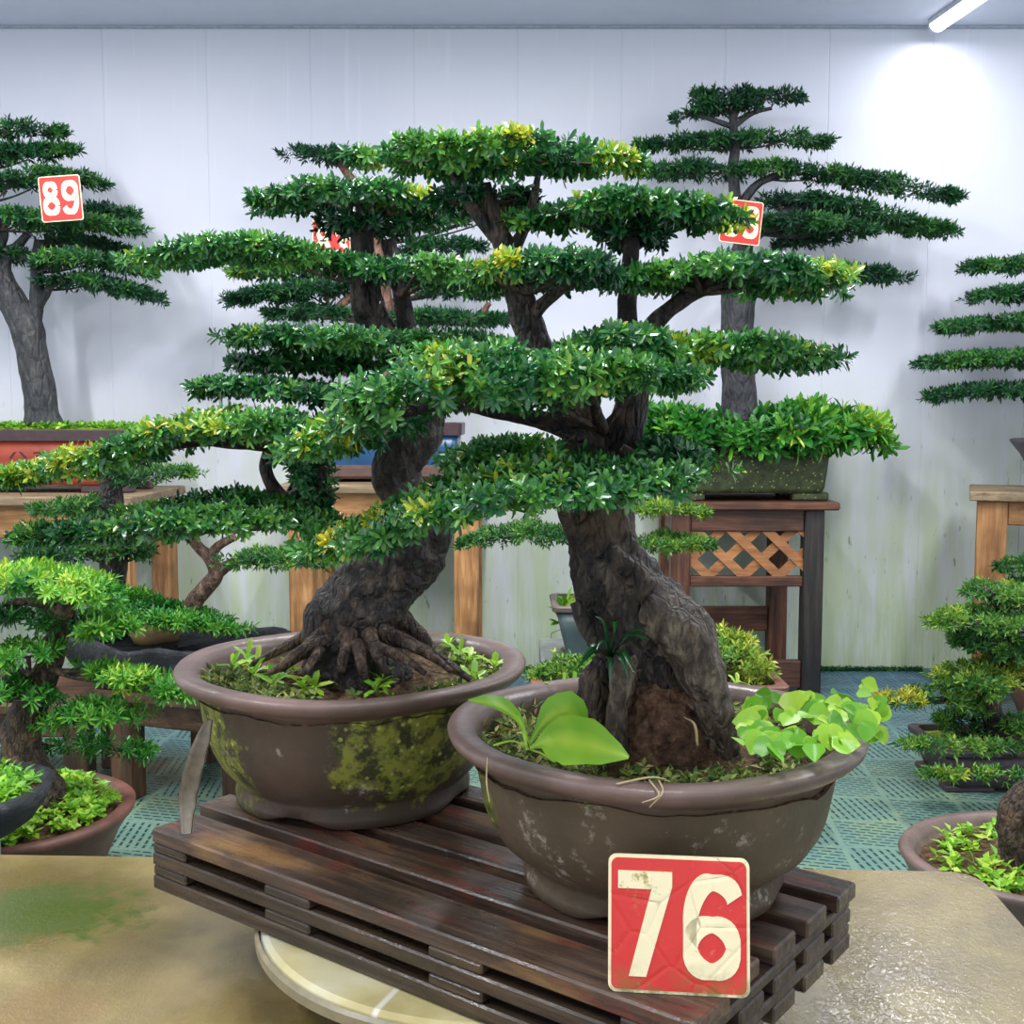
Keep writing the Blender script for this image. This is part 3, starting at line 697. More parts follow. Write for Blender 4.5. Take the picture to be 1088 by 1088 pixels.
# upper limbs
limb(mb, [(640,515,30),(628,480,25),(606,436,20),(584,395,17),(567,362,16),(554,322,16),(541,275,13),(528,240,9),(516,195,6)], AY, 22, .2, 26, 5, 8, 6.)
limb(mb, [(541,272,9),(555,246,6),(566,215,5),(572,185,3)], AY, 12, .2, 30)
limb(mb, [(536,262,8),(512,235,7),(492,205,5),(478,180,3)], AY, 12, .2, 30)
limb(mb, [(648,515,26),(662,465,20),(672,425,17),(669,380,13),(666,330,10),(669,290,9),(672,245,8),(676,222,5)], AY, 20, .2, 26, 5, 8, 7.)
limb(mb, [(668,385,11),(692,348,10),(716,325,9),(745,308,7),(780,298,5)], AY, 14, .22, 28)
limb(mb, [(672,418,9),(710,392,7),(760,378,5),(810,372,3)], AY, 12, .2, 28)
limb(mb, [(640,490,16),(600,455,11,-.06),(540,440,8,-.1),(470,430,6,-.14),(400,450,4,-.16)], AY, 14, .2, 28)
limb(mb, [(640,530,16),(590,520,10,-.08),(520,540,8,-.13),(440,560,5,-.16)], AY, 14, .2, 28)
limb(mb, [(560,340,10),(580,320,7,-.02),(606,302,5,-.04),(640,292,3,-.04)], AY, 12, .2, 28)
limb(mb, [(630,605,10,-.0),(610,568,9,-.02),(600,545,8,-.03),(596,515,6,-.05)], AY, 12, .25, 26)
limb(mb, [(640,470,12),(622,438,9,-.02),(616,410,6,-.02)], AY, 12, .25, 26)
obj('trunk', mb.me('trunk', True), M['bark_black'], ta, 'gnarled black trunk on leg-like roots')
mb2 = MB(); limb(mb2, [(690,655,34,-.03),(722,672,32,-.05),(744,708,25,-.06),(757,745,21,-.06),(766,785,18,-.05),(772,812,17,-.05)], AY, 28, .32, 20, 6, 8, 2.)
obj('root', mb2.me('root', True), M['bark_tan'], ta, 'paler leg-like root')
mb2 = MB(); limb(mb2, [(672,690,22,-.02),(662,720,15,-.04),(656,755,11,-.05),(656,800,13,-.05)], AY, 20, .3, 24, 5, 8, 3.)
obj('root', mb2.me('root', True), M['bark_tan'], ta, 'paler leg-like root')
mb = MB(); limb(mb, [(698,712,26,.0),(700,740,36,-.01),(703,775,50,-.02),(706,806,66,-.02)], AY, 32, .3, 22, 0, 8, 8.)
obj('root_ball', mb.me('root_ball', True), M['root_earth'], ta, 'brown earth between the root legs')
A = lambda sp, *a, **k: pad(ta, [(q[0], q[1]+8, *q[2:]) for q in sp], *a, **k)
A([(385,167,11),(430,161,21),(480,165,26),(540,160,25),(600,163,20),(645,166,14),(668,170,5)], AY, 'near', .42, None, depth=.15, tips=[(400,158,16,.72),(540,150,26,.8),(510,155,16,.7),(645,165,22,.78),(600,150,14,.72)])
A([(470,205,6),(505,208,14),(540,206,14),(562,200,6)], AY+.02, 'near', .12, (516,232), depth=.07, dens=.7)
A([(508,288,6),(545,285,17),(590,284,18),(630,286,18),(659,293,9)], AY-.05, 'near', .3, (560,310), depth=.1, tips=[(532,287,18,.85)])
A([(550,231,3),(588,226,7),(612,222,16),(650,218,20),(700,222,20),(742,223,16),(768,225,11),(785,231,4)], AY, 'near', .42, (672,245), depth=.12, tips=[(785,225,30,.74),(620,215,14,.7),(740,215,16,.6)])
A([(640,243,6),(675,246,14),(705,244,5)], AY+.02, 'near', .12, (668,265), depth=.07, dens=.7)
A([(687,292,7),(720,286,17),(770,284,20),(820,290,20),(856,294,18),(877,302,9)], AY-.02, 'near', .36, (745,310), depth=.13, tips=[(862,300,24,.72),(720,275,18,.6)])
A([(698,364,11),(738,367,16),(788,368,15),(832,373,14),(868,380,7)], AY-.02, 'near', .36, (730,385), depth=.12, tips=[(840,372,24,.62)])
A([(598,378,7),(625,362,15),(660,360,19),(698,372,19),(718,388,10)], AY-.07, 'near', .34, (668,385), depth=.10, tips=[(646,352,10,.8)])
A([(328,473,7),(370,458,17),(410,432,30),(452,413,35),(500,404,30),(560,401,25),(620,397,22),(670,396,20),(712,400,11)], AY-.15, 'near', .42, (640,455,AY-.05), depth=.15, dens=1.1, tips=[(482,400,22,.66),(350,465,30,.66),(390,450,16,.7),(375,470,14,.8)])
A([(338,580,8),(380,572,13),(420,556,17),(470,532,25),(530,516,32),(600,511,32),(660,507,27),(705,499,20),(735,490,8)], AY-.17, 'near', .38, (600,520,AY-.08), depth=.15, dens=1.1, tips=[(352,572,15,.95),(392,535,10,.85),(455,545,14,.8),(400,560,12,.8),(700,510,22,.45)])
A([(478,490,6),(515,474,11),(565,472,12),(598,474,7)], AY+.06, 'near', .34, (630,480), depth=.10)
A([(690,480,7),(705,474,14),(720,476,15),(732,484,7)], AY-.08, 'near', .22, (660,480), depth=.09)
# weeds in the pot
def px_soil(x, y, z): return aZ(x, y, z)
zs = DZ+.18
w = []
c0 = aZ(562, 790, zs)
def big_leaf(tipx, pts, wid, tint, nrm=(0, -.3, 1), fold=.18): return ([*pts], wid, nrm, fold, tint)
lf = [
 ([aY(563,795,1.25), aY(585,783,1.24), aY(625,790,1.215), aY(668,805,1.20)], [.002,.004,.02,.03,.031,.026,.016,.002], (0,-.75,.65), .12, .46),
 ([aY(563,793,1.26), aY(553,765,1.25), aY(530,748,1.235), aY(497,744,1.22)], [.002,.003,.010,.016,.014,.009,.001], (.1,-.45,.9), .25, .4),
 ([aY(563,790,1.27), aY(580,760,1.29), aY(605,752,1.30), aY(618,775,1.27)], [.002,.004,.012,.022,.024,.018,.004], (.1,-.8,.5), .15, .42),
 ([aY(562,795,1.25), aY(545,786,1.24), aY(524,792,1.225)], [.0015,.0015,.0015,.0015], (0,-.5,.8), .1, .6),
 ([aY(565,797,1.25), aY(575,800,1.24), aY(590,810,1.23)], [.0015,.0015,.0015,.0015], (0,-.5,.8), .1, .6),
 ([aY(560,797,1.25), aY(556,775,1.25), aY(550,760,1.25)], [.0015,.002,.003,.001], (0,-1,.3), .1, .55)]
blades('broadleaf_weed', lf, M['weed'], ta, 'lime green broad-leaved weed at the left of the pot')
# round leaved creeper on the right
parts = []
for i in range(92):
    x = rng.uniform(782, 925); y = 752+rng.uniform(-14, 50)-max(0, (x-880))*.25
    if (x-782)/150 + (y-740)/70 > 1.55: y -= 25
    if i > 78: x = rng.uniform(900, 938); y = rng.uniform(748, 785)
    p = aY(x, y, 1.36-(y-750)*.0035 if i <= 78 else 1.38); r = rng.uniform(.008, .0165); nrm = unit(np.array([rng.normal(0, .55), -.55+rng.normal(0, .35), .8])); a = rng.uniform(0, 2*PI)
    dirv = unit(np.cross(nrm, (math.cos(a), math.sin(a), .3)))
    P = [p-dirv*r, p, p+dirv*r]; v, f = blade(P, [r*.45, r*.95, r*1.05, r*.9, r*.55, .001], nrm, rng.uniform(.1, .6), 9)
    parts.append((v, f, np.clip(np.full(len(v), rng.uniform(.2, .72)), 0, 1)))
V, F, T = cat(parts); obj('creeping_weed', mesh_from('creeping_weed', V, F, True, T), M['weed'], ta, 'lime round-leaved creeper spilling over the right of the rim')
pts = np.concatenate([disc_pts(150, sa, .12, .225, math.radians(150), math.radians(275), .012), disc_pts(60, sa, .15, .22, math.radians(265), math.radians(300), .012), disc_pts(60, sa, .16, .222, math.radians(10), math.radians(150), .012), disc_pts(50, sa, .14, .21, math.radians(-75), math.radians(-20), .012)])
groundcover('leaf_litter', pts, M['dry_weed'], ta, .014, .006, 6, .5, tv=.2, jit=.5, label='low weeds and dry bits on the soil')
pts = np.array([aZ(x, y, zs) for x, y in [(600,735),(612,730),(590,742),(622,738),(640,762),(735,750),(728,742),(742,785),(690,800),(640,815),(780,728),(640,728)]])
for q in pts: groundcover('lime_weed', [q], M['weed'], ta, .024, .008, 9, .6, spread=(30, 85), simple=False, label='small lime weeds')
tf = []
b0 = aY(648, 700, 1.33)
for tp in [(618,700),(612,712),(690,672),(634,690),(668,722),(648,728),(655,660),(632,655),(674,715),(690,680)]:
    e = aY(tp[0], tp[1], 1.27+rng.uniform(-.02, .02)); m = (b0+e)/2+np.array([0, -.01, .022]); tf.append(([b0, m, e], [.003, .0042, .003, .0005], (.1, -.6, .7), .3, .05+rng.uniform(0, .15)))
blades('grass_tuft', tf, M['leaf_near'], ta, 'dark green strap-leaved tuft growing from the trunk')
STRAW = plain('straw', rgb(190,170,128), .7)
for P, r_ in (([aZ(655,833,.706), aZ(690,826,.708), aZ(708,828,.706)], .0012), ([aZ(690,829,.707), aY(700,845,1.125), aY(682,853,1.12)], .0011), ([aZ(700,829,.707), aY(704,842,1.13), aY(690,858,1.12)], .0010),
              ([aY(518,805,1.24), aY(517,830,1.2), aY(520,852,1.17)], .0009), ([aY(741,792,1.28), aY(738,770,1.28), aY(727,762,1.3)], .0016)):
    obj('dry_stalk', MB().tube(P, [r_, r_, r_*.5], 6).me('dry_stalk', True), STRAW, ta, 'pale dry grass stalk')

# ============================ second bonsai (B)
BC = np.array([-.25, 1.745]); BY = 1.72
tb = thing('potted_bonsai', 'large leaning bonsai with spread roots in the mossy round pot, rear left on pallet', 'bonsai', (BC[0], BC[1], DZ))
round_pot(tb, (BC[0], BC[1], DZ), .272, .205, .178, M['pot_b'])
sb = (BC[0], BC[1], DZ+.172); soil_disc(tb, sb, .24, .01, 9.)
mb = MB()
limb(mb, [(385,728,58),(378,698,50),(372,668,46),(388,638,44),(412,608,42),(434,582,38),(446,560,33),(440,538,26),(424,515,24),(424,490,25),(440,465,25),(452,440,22),(440,400,19),(415,368,18),(394,335,17),(388,300,15),(385,255,12),(380,205,7)], BY, 36, .30, 17, 6, 7, 11.)
limb(mb, [(448,430,14),(440,385,12),(431,340,10),(424,300,9),(412,255,8)], BY, 14, .22, 26)
limb(mb, [(440,548,12),(395,572,10,-.04),(345,552,9,-.06),(302,530,8,-.06),(283,502,7,-.06),(286,472,5,-.06)], BY, 14, .25, 26)
limb(mb, [(300,530,7,-.06),(330,520,6,-.06),(345,495,5,-.06)], BY, 12, .25, 26)
limb(mb, [(345,552,7,-.06),(250,560,6,-.1),(150,566,4,-.1)], BY, 12, .2, 26)
limb(mb, [(286,474,6,-.06),(210,470,5,-.1),(110,486,4,-.12)], BY, 12, .2, 26)
limb(mb, [(440,465,14),(400,440,9,-.03),(330,425,5,-.04)], BY, 12, .2, 26)
for P in [[(385,615,9,.02),(368,585,5,.02),(372,600,3,.03)]]: pass
obj('trunk', mb.me('trunk', True), M['bark_black'], tb, 'dark leaning trunk with flaking bark')
mb = MB()
for i, P in enumerate([[(360,655,13,-.03),(335,682,9,-.06),(310,702,6,-.08),(285,716,3,-.1)], [(345,662,11),(318,680,7,.0),(294,692,5,.0),(268,706,3,.0)], [(372,672,9,-.07),(366,694,6,-.1),(362,714,5,-.11)], [(405,672,10,-.06),(440,686,7,-.09),(470,702,6,-.1),(500,722,4,-.1)],
            [(415,650,16),(442,672,9,.02),(460,692,6,.02)], [(392,672,9,-.08),(400,694,6,-.11),(412,716,4,-.12)], [(340,690,7,-.09),(328,708,4,-.12),(320,718,3,-.13)], [(430,684,6,-.1),(455,694,5,-.12),(480,714,3,-.13)], [(380,684,8,-.09),(384,706,6,-.12),(388,722,4,-.12)],
            [(350,680,7,-.08),(320,690,5,-.1),(292,712,3,-.12)], [(355,668,8,-.05),(322,694,5,-.06),(300,712,3,-.08)], [(398,686,7,-.1),(430,700,5,-.12),(452,716,3,-.13)]]):
    limb(mb, P, BY, 12, .3, 30, 0, 6, i)
obj('root', mb.me('root', True), M['bark_brown'], tb, 'grey brown surface roots gripping the soil')
B = lambda sp, *a, **k: pad(tb, [(q[0], q[1]+(8 if q[1] < 440 else 3), *q[2:]) for q in sp], *a, **k)
B([(270,214,4),(300,208,9),(340,203,15),(385,206,18),(430,209,17),(470,213,7)], BY, 'mid', .3, (384,230), depth=.16, tips=[(358,188,14,.9),(292,202,12,.88),(448,205,18,.76)])
B([(338,230,6),(385,236,12),(430,234,11),(460,228,5)], BY+.03, 'mid', .1, (386,250), depth=.08, dens=.8)
B([(138,273,4),(185,267,6),(225,261,9),(270,260,12),(312,267,12),(350,275,14),(388,279,11)], BY-.03, 'mid', .38, (388,300), depth=.13, tips=[(160,270,20,.58),(290,252,18,.62)])
B([(400,287,11),(440,284,16),(485,289,15),(525,299,6)], BY-.04, 'mid', .33, (426,315), depth=.12)
B([(258,353,4),(300,351,10),(350,356,13),(400,362,16),(450,363,16),(500,360,14),(532,366,6)], BY-.02, 'mid', .38, (400,350), depth=.14, tips=[(275,350,22,.62),(310,345,14,.58)])
B([(258,379,3),(305,379,5),(350,381,6),(390,384,5)], BY+.05, 'mid', .2, (430,385), depth=.09)
B([(220,409,4),(260,404,8),(310,409,9),(360,416,10),(402,426,7)], BY-.02, 'mid', .3, (440,405), depth=.12)
B([(-6,509,8),(47,502,11),(94,491,15),(142,477,15),(189,459,16),(236,453,16),(285,455,19),(335,460,20),(380,466,12)], BY-.12, 'mid', .48, (286,474,BY-.06), depth=.11, tips=[(110,480,30,.74),(40,498,32,.72),(190,455,26,.7),(20,510,18,.66),(240,450,12,.7)])
B([(26,570,5),(60,566,10),(94,564,14),(142,556,21),(189,549,26),(240,546,26),(290,545,21),(340,555,14)], BY-.1, 'mid', .32, (250,560,BY-.08), depth=.12, tips=[(140,545,22,.58),(190,570,18,.66),(40,566,14,.6)])
B([(305,470,8),(325,495,20),(338,520,17),(345,540,8)], BY-.03, 'mid', .2, (302,530), depth=.08)
pts = np.concatenate([disc_pts(120, sb, .15, .228, math.radians(178), math.radians(255), .012), disc_pts(110, sb, .17, .23, math.radians(-50), math.radians(50), .012), disc_pts(12, sb, .1, .2, math.radians(230), math.radians(300), .012)])
groundcover('leaf_litter', pts, M['dry_weed'], tb, .016, .007, 6, .5, tv=.2, jit=.5, label='low weeds and dry bits on the soil')
pts = np.array([aZ(x, y, DZ+.19) for x, y in [(485,698),(496,706),(478,690),(300,720),(310,715),(250,712),(262,704),(275,712),(290,728),(324,735),(335,733),(400,735),(405,728),(525,712),(500,725),(270,722)]])
for q in pts: groundcover('lime_weed', [q], M['weed'], tb, .030, .010, 9, .55, spread=(30, 85), simple=False, label='small lime weeds')

# grey strip standing on the pallet
P = [aZ(198,886,.502), aY(198,850,1.575), aY(204,820,1.565), aY(213,790,1.56), aY(222,765,1.565)]
v, f = blade(P, [.006,.0115,.0125,.012,.010,.004], (.25, -1, .1), .35, 16)
nb = len(v); v2 = v+np.array([.0015, .003, .001]); ff = [tuple(q) for q in f]+[tuple(q[::-1]+nb) for q in f]
edge = [i*5 for i in range(16)]; e2 = [i*5+4 for i in range(16)]
for L_ in (edge, e2):
    for i in range(15): ff.append((L_[i], L_[i+1], L_[i+1]+nb, L_[i]+nb))
o = obj('worn_strip', mesh_from('worn_strip', np.r_[v, v2], ff, True), plain('strip_grey', rgb(124,116,102), .5, .3, 60, .35))
tag(o, 'narrow curved grey strip standing on the left corner of the pallet', 'strip')

# sign 76
bl = aZ(646, 1053, .5005); br = aZ(797, 1061, .5005); mid_ = (bl+br)/2
number_sign(mid_, br-bl, (.01, .16, 1), np.linalg.norm(br-bl), .139, '76', 'worn red card reading 76 leaning on the front pot', [(.07,.12,.455,.885), (.52,.10,.945,.90)], worn=True)

# ============================ rear stands
def stand(name, label, x0, x1, y0, y1, z, wd, top_over=.03, leg=.085, apron=.11, top_t=.035, legs_mat=None):
    th = thing(name, label, 'stand', ((x0+x1)/2, (y0+y1)/2, 0))
    obj('top', MB().box(x0-top_over, x1+top_over, y0-top_over, y1+top_over, z-top_t, z, .005).me('top'), M['wood_grey_X'] if wd != 'wood_dark' else M['wood_dark_X'], th)
    for (lx, ly) in ((x0, y0), (x1-leg, y0), (x0, y1-leg), (x1-leg, y1-leg)):
        obj('leg', MB().box(lx, lx+leg, ly, ly+leg, 0, z-top_t-.0002, .005).me('leg'), M[wd+'_Z'], th)
    zt = z-top_t-.0004
    for yy in (y0+.01, y1-.035): obj('apron', MB().box(x0+leg+.0004, x1-leg-.0004, yy, yy+.025, zt-apron, zt, .003).me('apron'), M[wd+'_X'], th)
    for xx in (x0+.01, x1-.035): obj('apron', MB().box(xx, xx+.025, y0+leg+.0004, y1-leg-.0004, zt-apron, zt, .003).me('apron'), M[wd+'_Y'], th)
    return th
# left stand under the red pot
stand('wooden_stand', 'tall weathered wooden stand at left edge under the red pot', -2.45, -1.40, 4.10, 4.70, .795, 'wood_warm', apron=.12)
# centre stand under the blue pot
stand('wooden_stand', 'tall light brown wooden stand in the middle under the blue pot', -.83, -.125, 4.16, 4.70, .835, 'wood_warm', apron=.13, leg=.09)
# right-edge stand
# lattice stand
def lattice_stand():
    x0, x1, y0, y1, z = .615, 1.205, 4.33, 4.72, .757; leg = .075
    th = thing('lattice_stand', 'dark brown wooden stand with a diamond lattice panel under the green pot', 'stand', ((x0+x1)/2, (y0+y1)/2, 0))
    obj('top', MB().box(x0-.03, x1+.05, y0-.03, y1+.03, z-.032, z, .006).me('top'), M['wood_dark_X'], th)
    zl = z-.0322
    for i, (lx, ly) in enumerate(((x0, y0), (x1-leg, y0), (x0, y1-leg), (x1-leg-.06, y1-leg))):
        obj('leg', MB().box(lx, lx+leg, ly, ly+leg, 0, zl, .005).me('leg'), M['wood_black_Z'] if i == 1 else M['wood_dark_Z'], th, 'dark front leg' if i == 1 else None)  # one front leg takes a darker wood colour than the rest
    a, b = x0+leg+.0004, x1-leg-.0004
    zz = lambda y: aY(800, y, y0)[2]
    obj('top_rail', MB().box(a, b, y0+.012, y0+.05, zz(565), zl, .004).me('top_rail'), M['wood_dark_X'], th)
    obj('middle_rail', MB().box(a, b, y0+.012, y0+.05, zz(624), zz(613), .004).me('middle_rail'), M['wood_dark_X'], th)
    obj('stretcher', MB().box(a, b, y0+.012, y0+.05, zz(732), zz(703), .004).me('stretcher'), M['wood_dark_X'], th)
    obj('stretcher', MB().box(a, x1-leg-.0604, y1-.06, y1-.02, .19, .29, .004).me('stretcher'), M['wood_dark_X'], th)
    for xx in (x0+.015, x1-leg+.02): obj('side_rail', MB().box(xx, xx+.03, y0+leg+.0004, y1-leg-.0004, zl-.11, zl, .004).me('side_rail'), M['wood_dark_Y'], th)
    mb = MB(); zt, zb = zz(565)-.0004, zz(613)+.0004; h = zt-zb; wv = .038
    for layer, sg in ((0, 1), (1, -1)):
        yy = y0+.02+layer*.012
        for k in range(-2, 6):
            if sg > 0: q = [(a+k*.138, zt), (a+k*.138+h*1.05, zb)]
            else: q = [(a+.05+k*.138+h*1.05, zt), (a+.05+k*.138, zb)]
            dx = wv*1.35
            P = [(q[0][0], q[0][1]), (q[0][0]+dx, q[0][1]), (q[1][0]+dx, q[1][1]), (q[1][0], q[1][1])]
            # clip to the opening
            def clip(P, lim, s):
                out = []
                for i in range(len(P)):
                    p, r = P[i], P[(i+1) % len(P)]; ip, ir = s*(p[0]-lim) >= 0, s*(r[0]-lim) >= 0
                    if ip: out.append(p)
                    if ip != ir: t = (lim-p[0])/(r[0]-p[0]); out.append((lim, p[1]+t*(r[1]-p[1])))
                return out
            P = clip(clip(P, a, 1), b, -1) if P else P
            if len(P) >= 3: mb.prism(P, lambda u, v, w: np.array([u, w, v]), yy, yy+.011)
    obj('lattice_panel', mb.me('lattice_panel'), M['lattice'], th, 'light brown diamond lattice')
lattice_stand()

# ============================ rectangular pots
def rect_pot(th, x0, x1, y0, y1, z0, z1, mat, rim_mat=None, taper=.9, foot_mat=None, rimh=.03, lip=.012, name='pot', footh=.03):
    cx, cy = (x0+x1)/2, (y0+y1)/2; hx, hy = (x1-x0)/2, (y1-y0)/2
    def ring(f, z, ins=0, n=5):
        r = .025; P = []
        for (sx, sy, a) in ((1, 1, 0), (-1, 1, 90), (-1, -1, 180), (1, -1, 270)):
            for k in range(n+1):
                t = math.radians(a+k*90/n); P.append((cx+sx*(hx*f-ins-r)+r*math.cos(t), cy+sy*(hy*f-ins-r)+r*math.sin(t), z))
        return P
    def loft(R, close=False):
        m = MB(); n = len(R[0]); V = [p for q in R for p in q]; F = []
        for i in range(len(R)-1):
            for k in range(n): k2 = (k+1) % n; F.append((i*n+k, i*n+k2, (i+1)*n+k2, (i+1)*n+k))
        if close: F.append(tuple(range((len(R)-1)*n, len(R)*n))); F.append(tuple(range(n))[::-1])
        return m.add(V, F)
    zb = z0+footh
    po = obj(name, loft([ring(taper, zb), ring(taper+.03, zb+.02), ring((taper+1)/2+.01, (zb+z1)/2), ring(.985, z1-rimh), ring(.985, z1-rimh-.0), ring(.94, z1-.02, .0), ring(.9, z1-.05, 0)], True).me(name, True), mat, th)
    obj('rim', loft([ring(.985, z1-rimh), ring(1.0, z1-rimh+.003, -lip*.8), ring(1.0, z1-.004, -lip), ring(1.0, z1, -lip*.7), ring(.94, z1), ring(.94, z1-.02)]).me('rim', False), rim_mat or mat, po)
    for sx in (-1, 1):
        for sy in (-1, 1):
            fx = cx+sx*(hx*taper-.08*hx*2*.9); fy = cy+sy*(hy*taper-.03)
            obj('foot', MB().box(fx-hx*.22, fx+hx*.22, fy-.028, fy+.028, z0, zb+.003, .006).me('foot'), foot_mat or rim_mat or mat, po)
    return po
def soil_rect(th, x0, x1, y0, y1, z, mat, mound=.015):
    V = []; F = []; nx, ny = 40, 14
    for i in range(nx+1):
        for j in range(ny+1):
            x = x0+(x1-x0)*i/nx; y = y0+(y1-y0)*j/ny; e = math.sin(PI*i/nx)*math.sin(PI*j/ny)
            V.append((x, y, z+mound*math.sqrt(max(e, 0))+.006*mnoise.noise(Vector((x*20, y*20, 0)))))
    for i in range(nx):
        for j in range(ny): a = i*(ny+1)+j; F.append((a, a+ny+1, a+ny+2, a+1))
    return obj('soil', MB().add(V, F).me('soil', True), mat, th)

# --- 89: left rear bonsai in red pot
t89 = thing('potted_bonsai', 'tall bonsai with forked grey trunk in a red rectangular pot, left edge, carrying sign 89', 'bonsai', (-1.86, 4.40, .795))
rect_pot(t89, -2.3, -1.42, 4.24, 4.56, .795, 1.035, M['pot_red'], M['pot_darkrim'], .88, M['pot_darkrim'], rimh=.045)
soil_rect(t89, -2.25, -1.47, 4.28, 4.52, 1.03, M['moss_soil'], .02)
Y8 = 4.40; mb = MB()
limb(mb, [(46,452,21),(44,435,17),(40,405,16),(33,370,16),(28,345,17),(14,322,15),(2,298,13),(-6,270,10),(-10,230,7),(-12,180,5),(-14,140,3)], Y8, 18, .18, 9, 0, 6)
limb(mb, [(32,352,10),(38,325,8),(40,300,7),(39,275,6),(42,255,5)], Y8, 12, .2, 12)
limb(mb, [(38,330,6),(46,315,6),(54,304,4)], Y8, 10, .2, 12); limb(mb, [(2,298,8),(8,270,6),(18,262,5),(30,248,4)], Y8, 10, .2, 12)
limb(mb, [(4,290,6),(8,275,5),(20,272,5),(34,275,4)], Y8, 10, .2, 12)
limb(mb, [(-4,270,6),(4,250,5),(2,235,4)], Y8, 10, .2, 12)
obj('trunk', mb.me('trunk', True), M['bark_grey'], t89, 'smooth grey forked trunk')
Q = lambda *a, **k: pad(t89, *a, 'far', **k)
Q([(-70,142,8),(-20,140,9),(25,138,9),(64,142,5)], Y8, tint=.35, attach=(-12,150), depth=.2)
Q([(-80,172,7),(-20,168,9),(30,166,7),(60,162,4),(84,162,2)], Y8, tint=.2, attach=(-10,180), depth=.2)
Q([(-80,200,8),(-10,194,10),(45,190,9),(90,190,7),(110,200,3)], Y8, tint=.28, attach=(-8,215), depth=.22)
Q([(-70,238,8),(0,232,11),(40,236,9),(90,238,8),(145,246,4)], Y8-.05, tint=.35, attach=(2,245), depth=.24)
Q([(80,228,4),(110,226,7),(142,230,4)], Y8+.1, tint=.22, attach=(70,240), depth=.12)
Q([(44,258,5),(80,256,7),(128,268,3)], Y8+.1, tint=.15, attach=(42,262), depth=.16)
Q([(44,282,6),(80,276,9),(125,284,7),(158,292,3)], Y8-.05, tint=.3, attach=(40,290), depth=.2)
Q([(48,302,4),(90,300,7),(130,308,7),(172,320,2)], Y8, tint=.2, attach=(50,308), depth=.18)
Q([(-60,275,8),(-10,272,7),(28,274,4)], Y8+.05, tint=.15, attach=(4,275), depth=.18)
pts = np.stack([rng.uniform(-2.25, -1.47, 420), rng.uniform(4.28, 4.52, 420), np.full(420, 1.045)], 1)
groundcover('moss', pts, M['weed'], t89, .022, .012, 5, .35, label='bright green moss')
mb = MB()   # brushed characters on the red pot
def strokes(mb, x, z, s, L_, y):
    for (a, b, c, d, wd) in L_:
        p0 = np.array([x+a*s, y, z+b*s]); p1 = np.array([x+c*s, y, z+d*s]); u = p1-p0; l = np.linalg.norm(u); u /= l; v = np.array([-u[2], 0, u[0]])
        mb.obox((p0+p1)/2, u*l/2, v*wd*s/2, np.array([0, .006, 0]), 0)
TIAN = [(.2,.9,.8,.9,.1), (.1,.62,.9,.62,.1), (.5,.9,.45,.5,.1), (.45,.5,.1,.1,.1), (.5,.55,.9,.1,.1)]
TA2 = [(.1,.85,.9,.85,.09), (.3,.98,.3,.7,.08), (.7,.98,.7,.7,.08), (.2,.6,.8,.6,.08), (.5,.7,.5,.05,.1), (.1,.3,.9,.3,.09), (.2,.12,.8,.12,.08)]
obj('character', (strokes(mb, aY(9,489,4.25)[0], aY(9,489,4.25)[2], .075, TIAN, 4.252), strokes(mb, aY(34,487,4.25)[0], aY(34,487,4.25)[2], .07, TA2, 4.252), mb)[-1].me('character'), M['ink'], t89, 'dark brushed characters on the red glaze')
p = aY(67, 235, 4.15); number_sign(p, (1, 0, .07), (-.06, -.03, 1), .150, .160, '89', 'red card reading 89 hung in the bonsai at left edge', [(.06,.12,.48,.90), (.53,.12,.95,.90)])

# --- centre rear bonsai in blue pot
YC = 4.42
tc = thing('potted_bonsai', 'rear bonsai in a blue pot on the middle stand, mostly hidden by the mossy-pot tree', 'bonsai', (-.47, YC, .836))
rect_pot(tc, -.78, -.2, 4.28, 4.58, .836, 1.06, M['pot_blue'], M['pot_darkrim'], .92, M['pot_darkrim'], rimh=.05)
bb = MB().box(-.76, -.22, 4.27, 4.59, .848, .90, .01); obj('base_band', bb.me('base_band'), plain('brown_band', rgb(98,72,66), .5), tc, 'brown band below the blue glaze')
soil_rect(tc, -.74, -.24, 4.31, 4.55, 1.055, M['moss_soil'])
mb = MB()
limb(mb, [(414,455,17),(416,410,15),(412,360,12),(405,310,11),(400,260,9),(385,210,6),(360,172,4)], YC, 14, .2, 10)
limb(mb, [(408,340,7),(460,335,6),(505,338,4),(520,322,3)], YC, 10, .2, 12); limb(mb, [(404,300,6),(370,318,5),(350,335,5),(330,322,3)], YC, 10, .2, 12)
obj('trunk', mb.me('trunk', True), M['bark_red'], tc, 'reddish brown trunk')
Q = lambda *a, **k: pad(tc, *a, 'far', **k)
Q([(306,168,4),(335,166,9),(365,168,9),(390,172,6)], YC, tint=.12, attach=(365,178), depth=.2)
Q([(400,240,5),(445,238,7),(494,235,4)], YC, tint=.3, attach=(400,250), depth=.2)
Q([(420,266,4),(465,262,7),(510,264,4)], YC, tint=.2, attach=(402,275), depth=.2)
Q([(245,322,2),(285,316,5),(330,310,8),(370,306,7)], YC, tint=.18, attach=(350,325), depth=.18)
Q([(250,292,3),(300,290,7),(350,288,6)], YC, tint=.42, attach=(400,300), depth=.18)
Q([(290,336,3),(330,334,6),(370,336,4)], YC, tint=.15, attach=(410,345), depth=.15)
Q([(410,342,4),(460,338,6),(500,342,5),(535,340,3)], YC, tint=.22, attach=(460,338), depth=.18)
Q([(450,310,4),(485,308,7),(525,312,4)], YC+.1, tint=.22, attach=(404,320), depth=.16)
Q([(500,230,3),(560,226,4),(610,228,3)], YC, tint=.3, attach=(402,260), depth=.14)
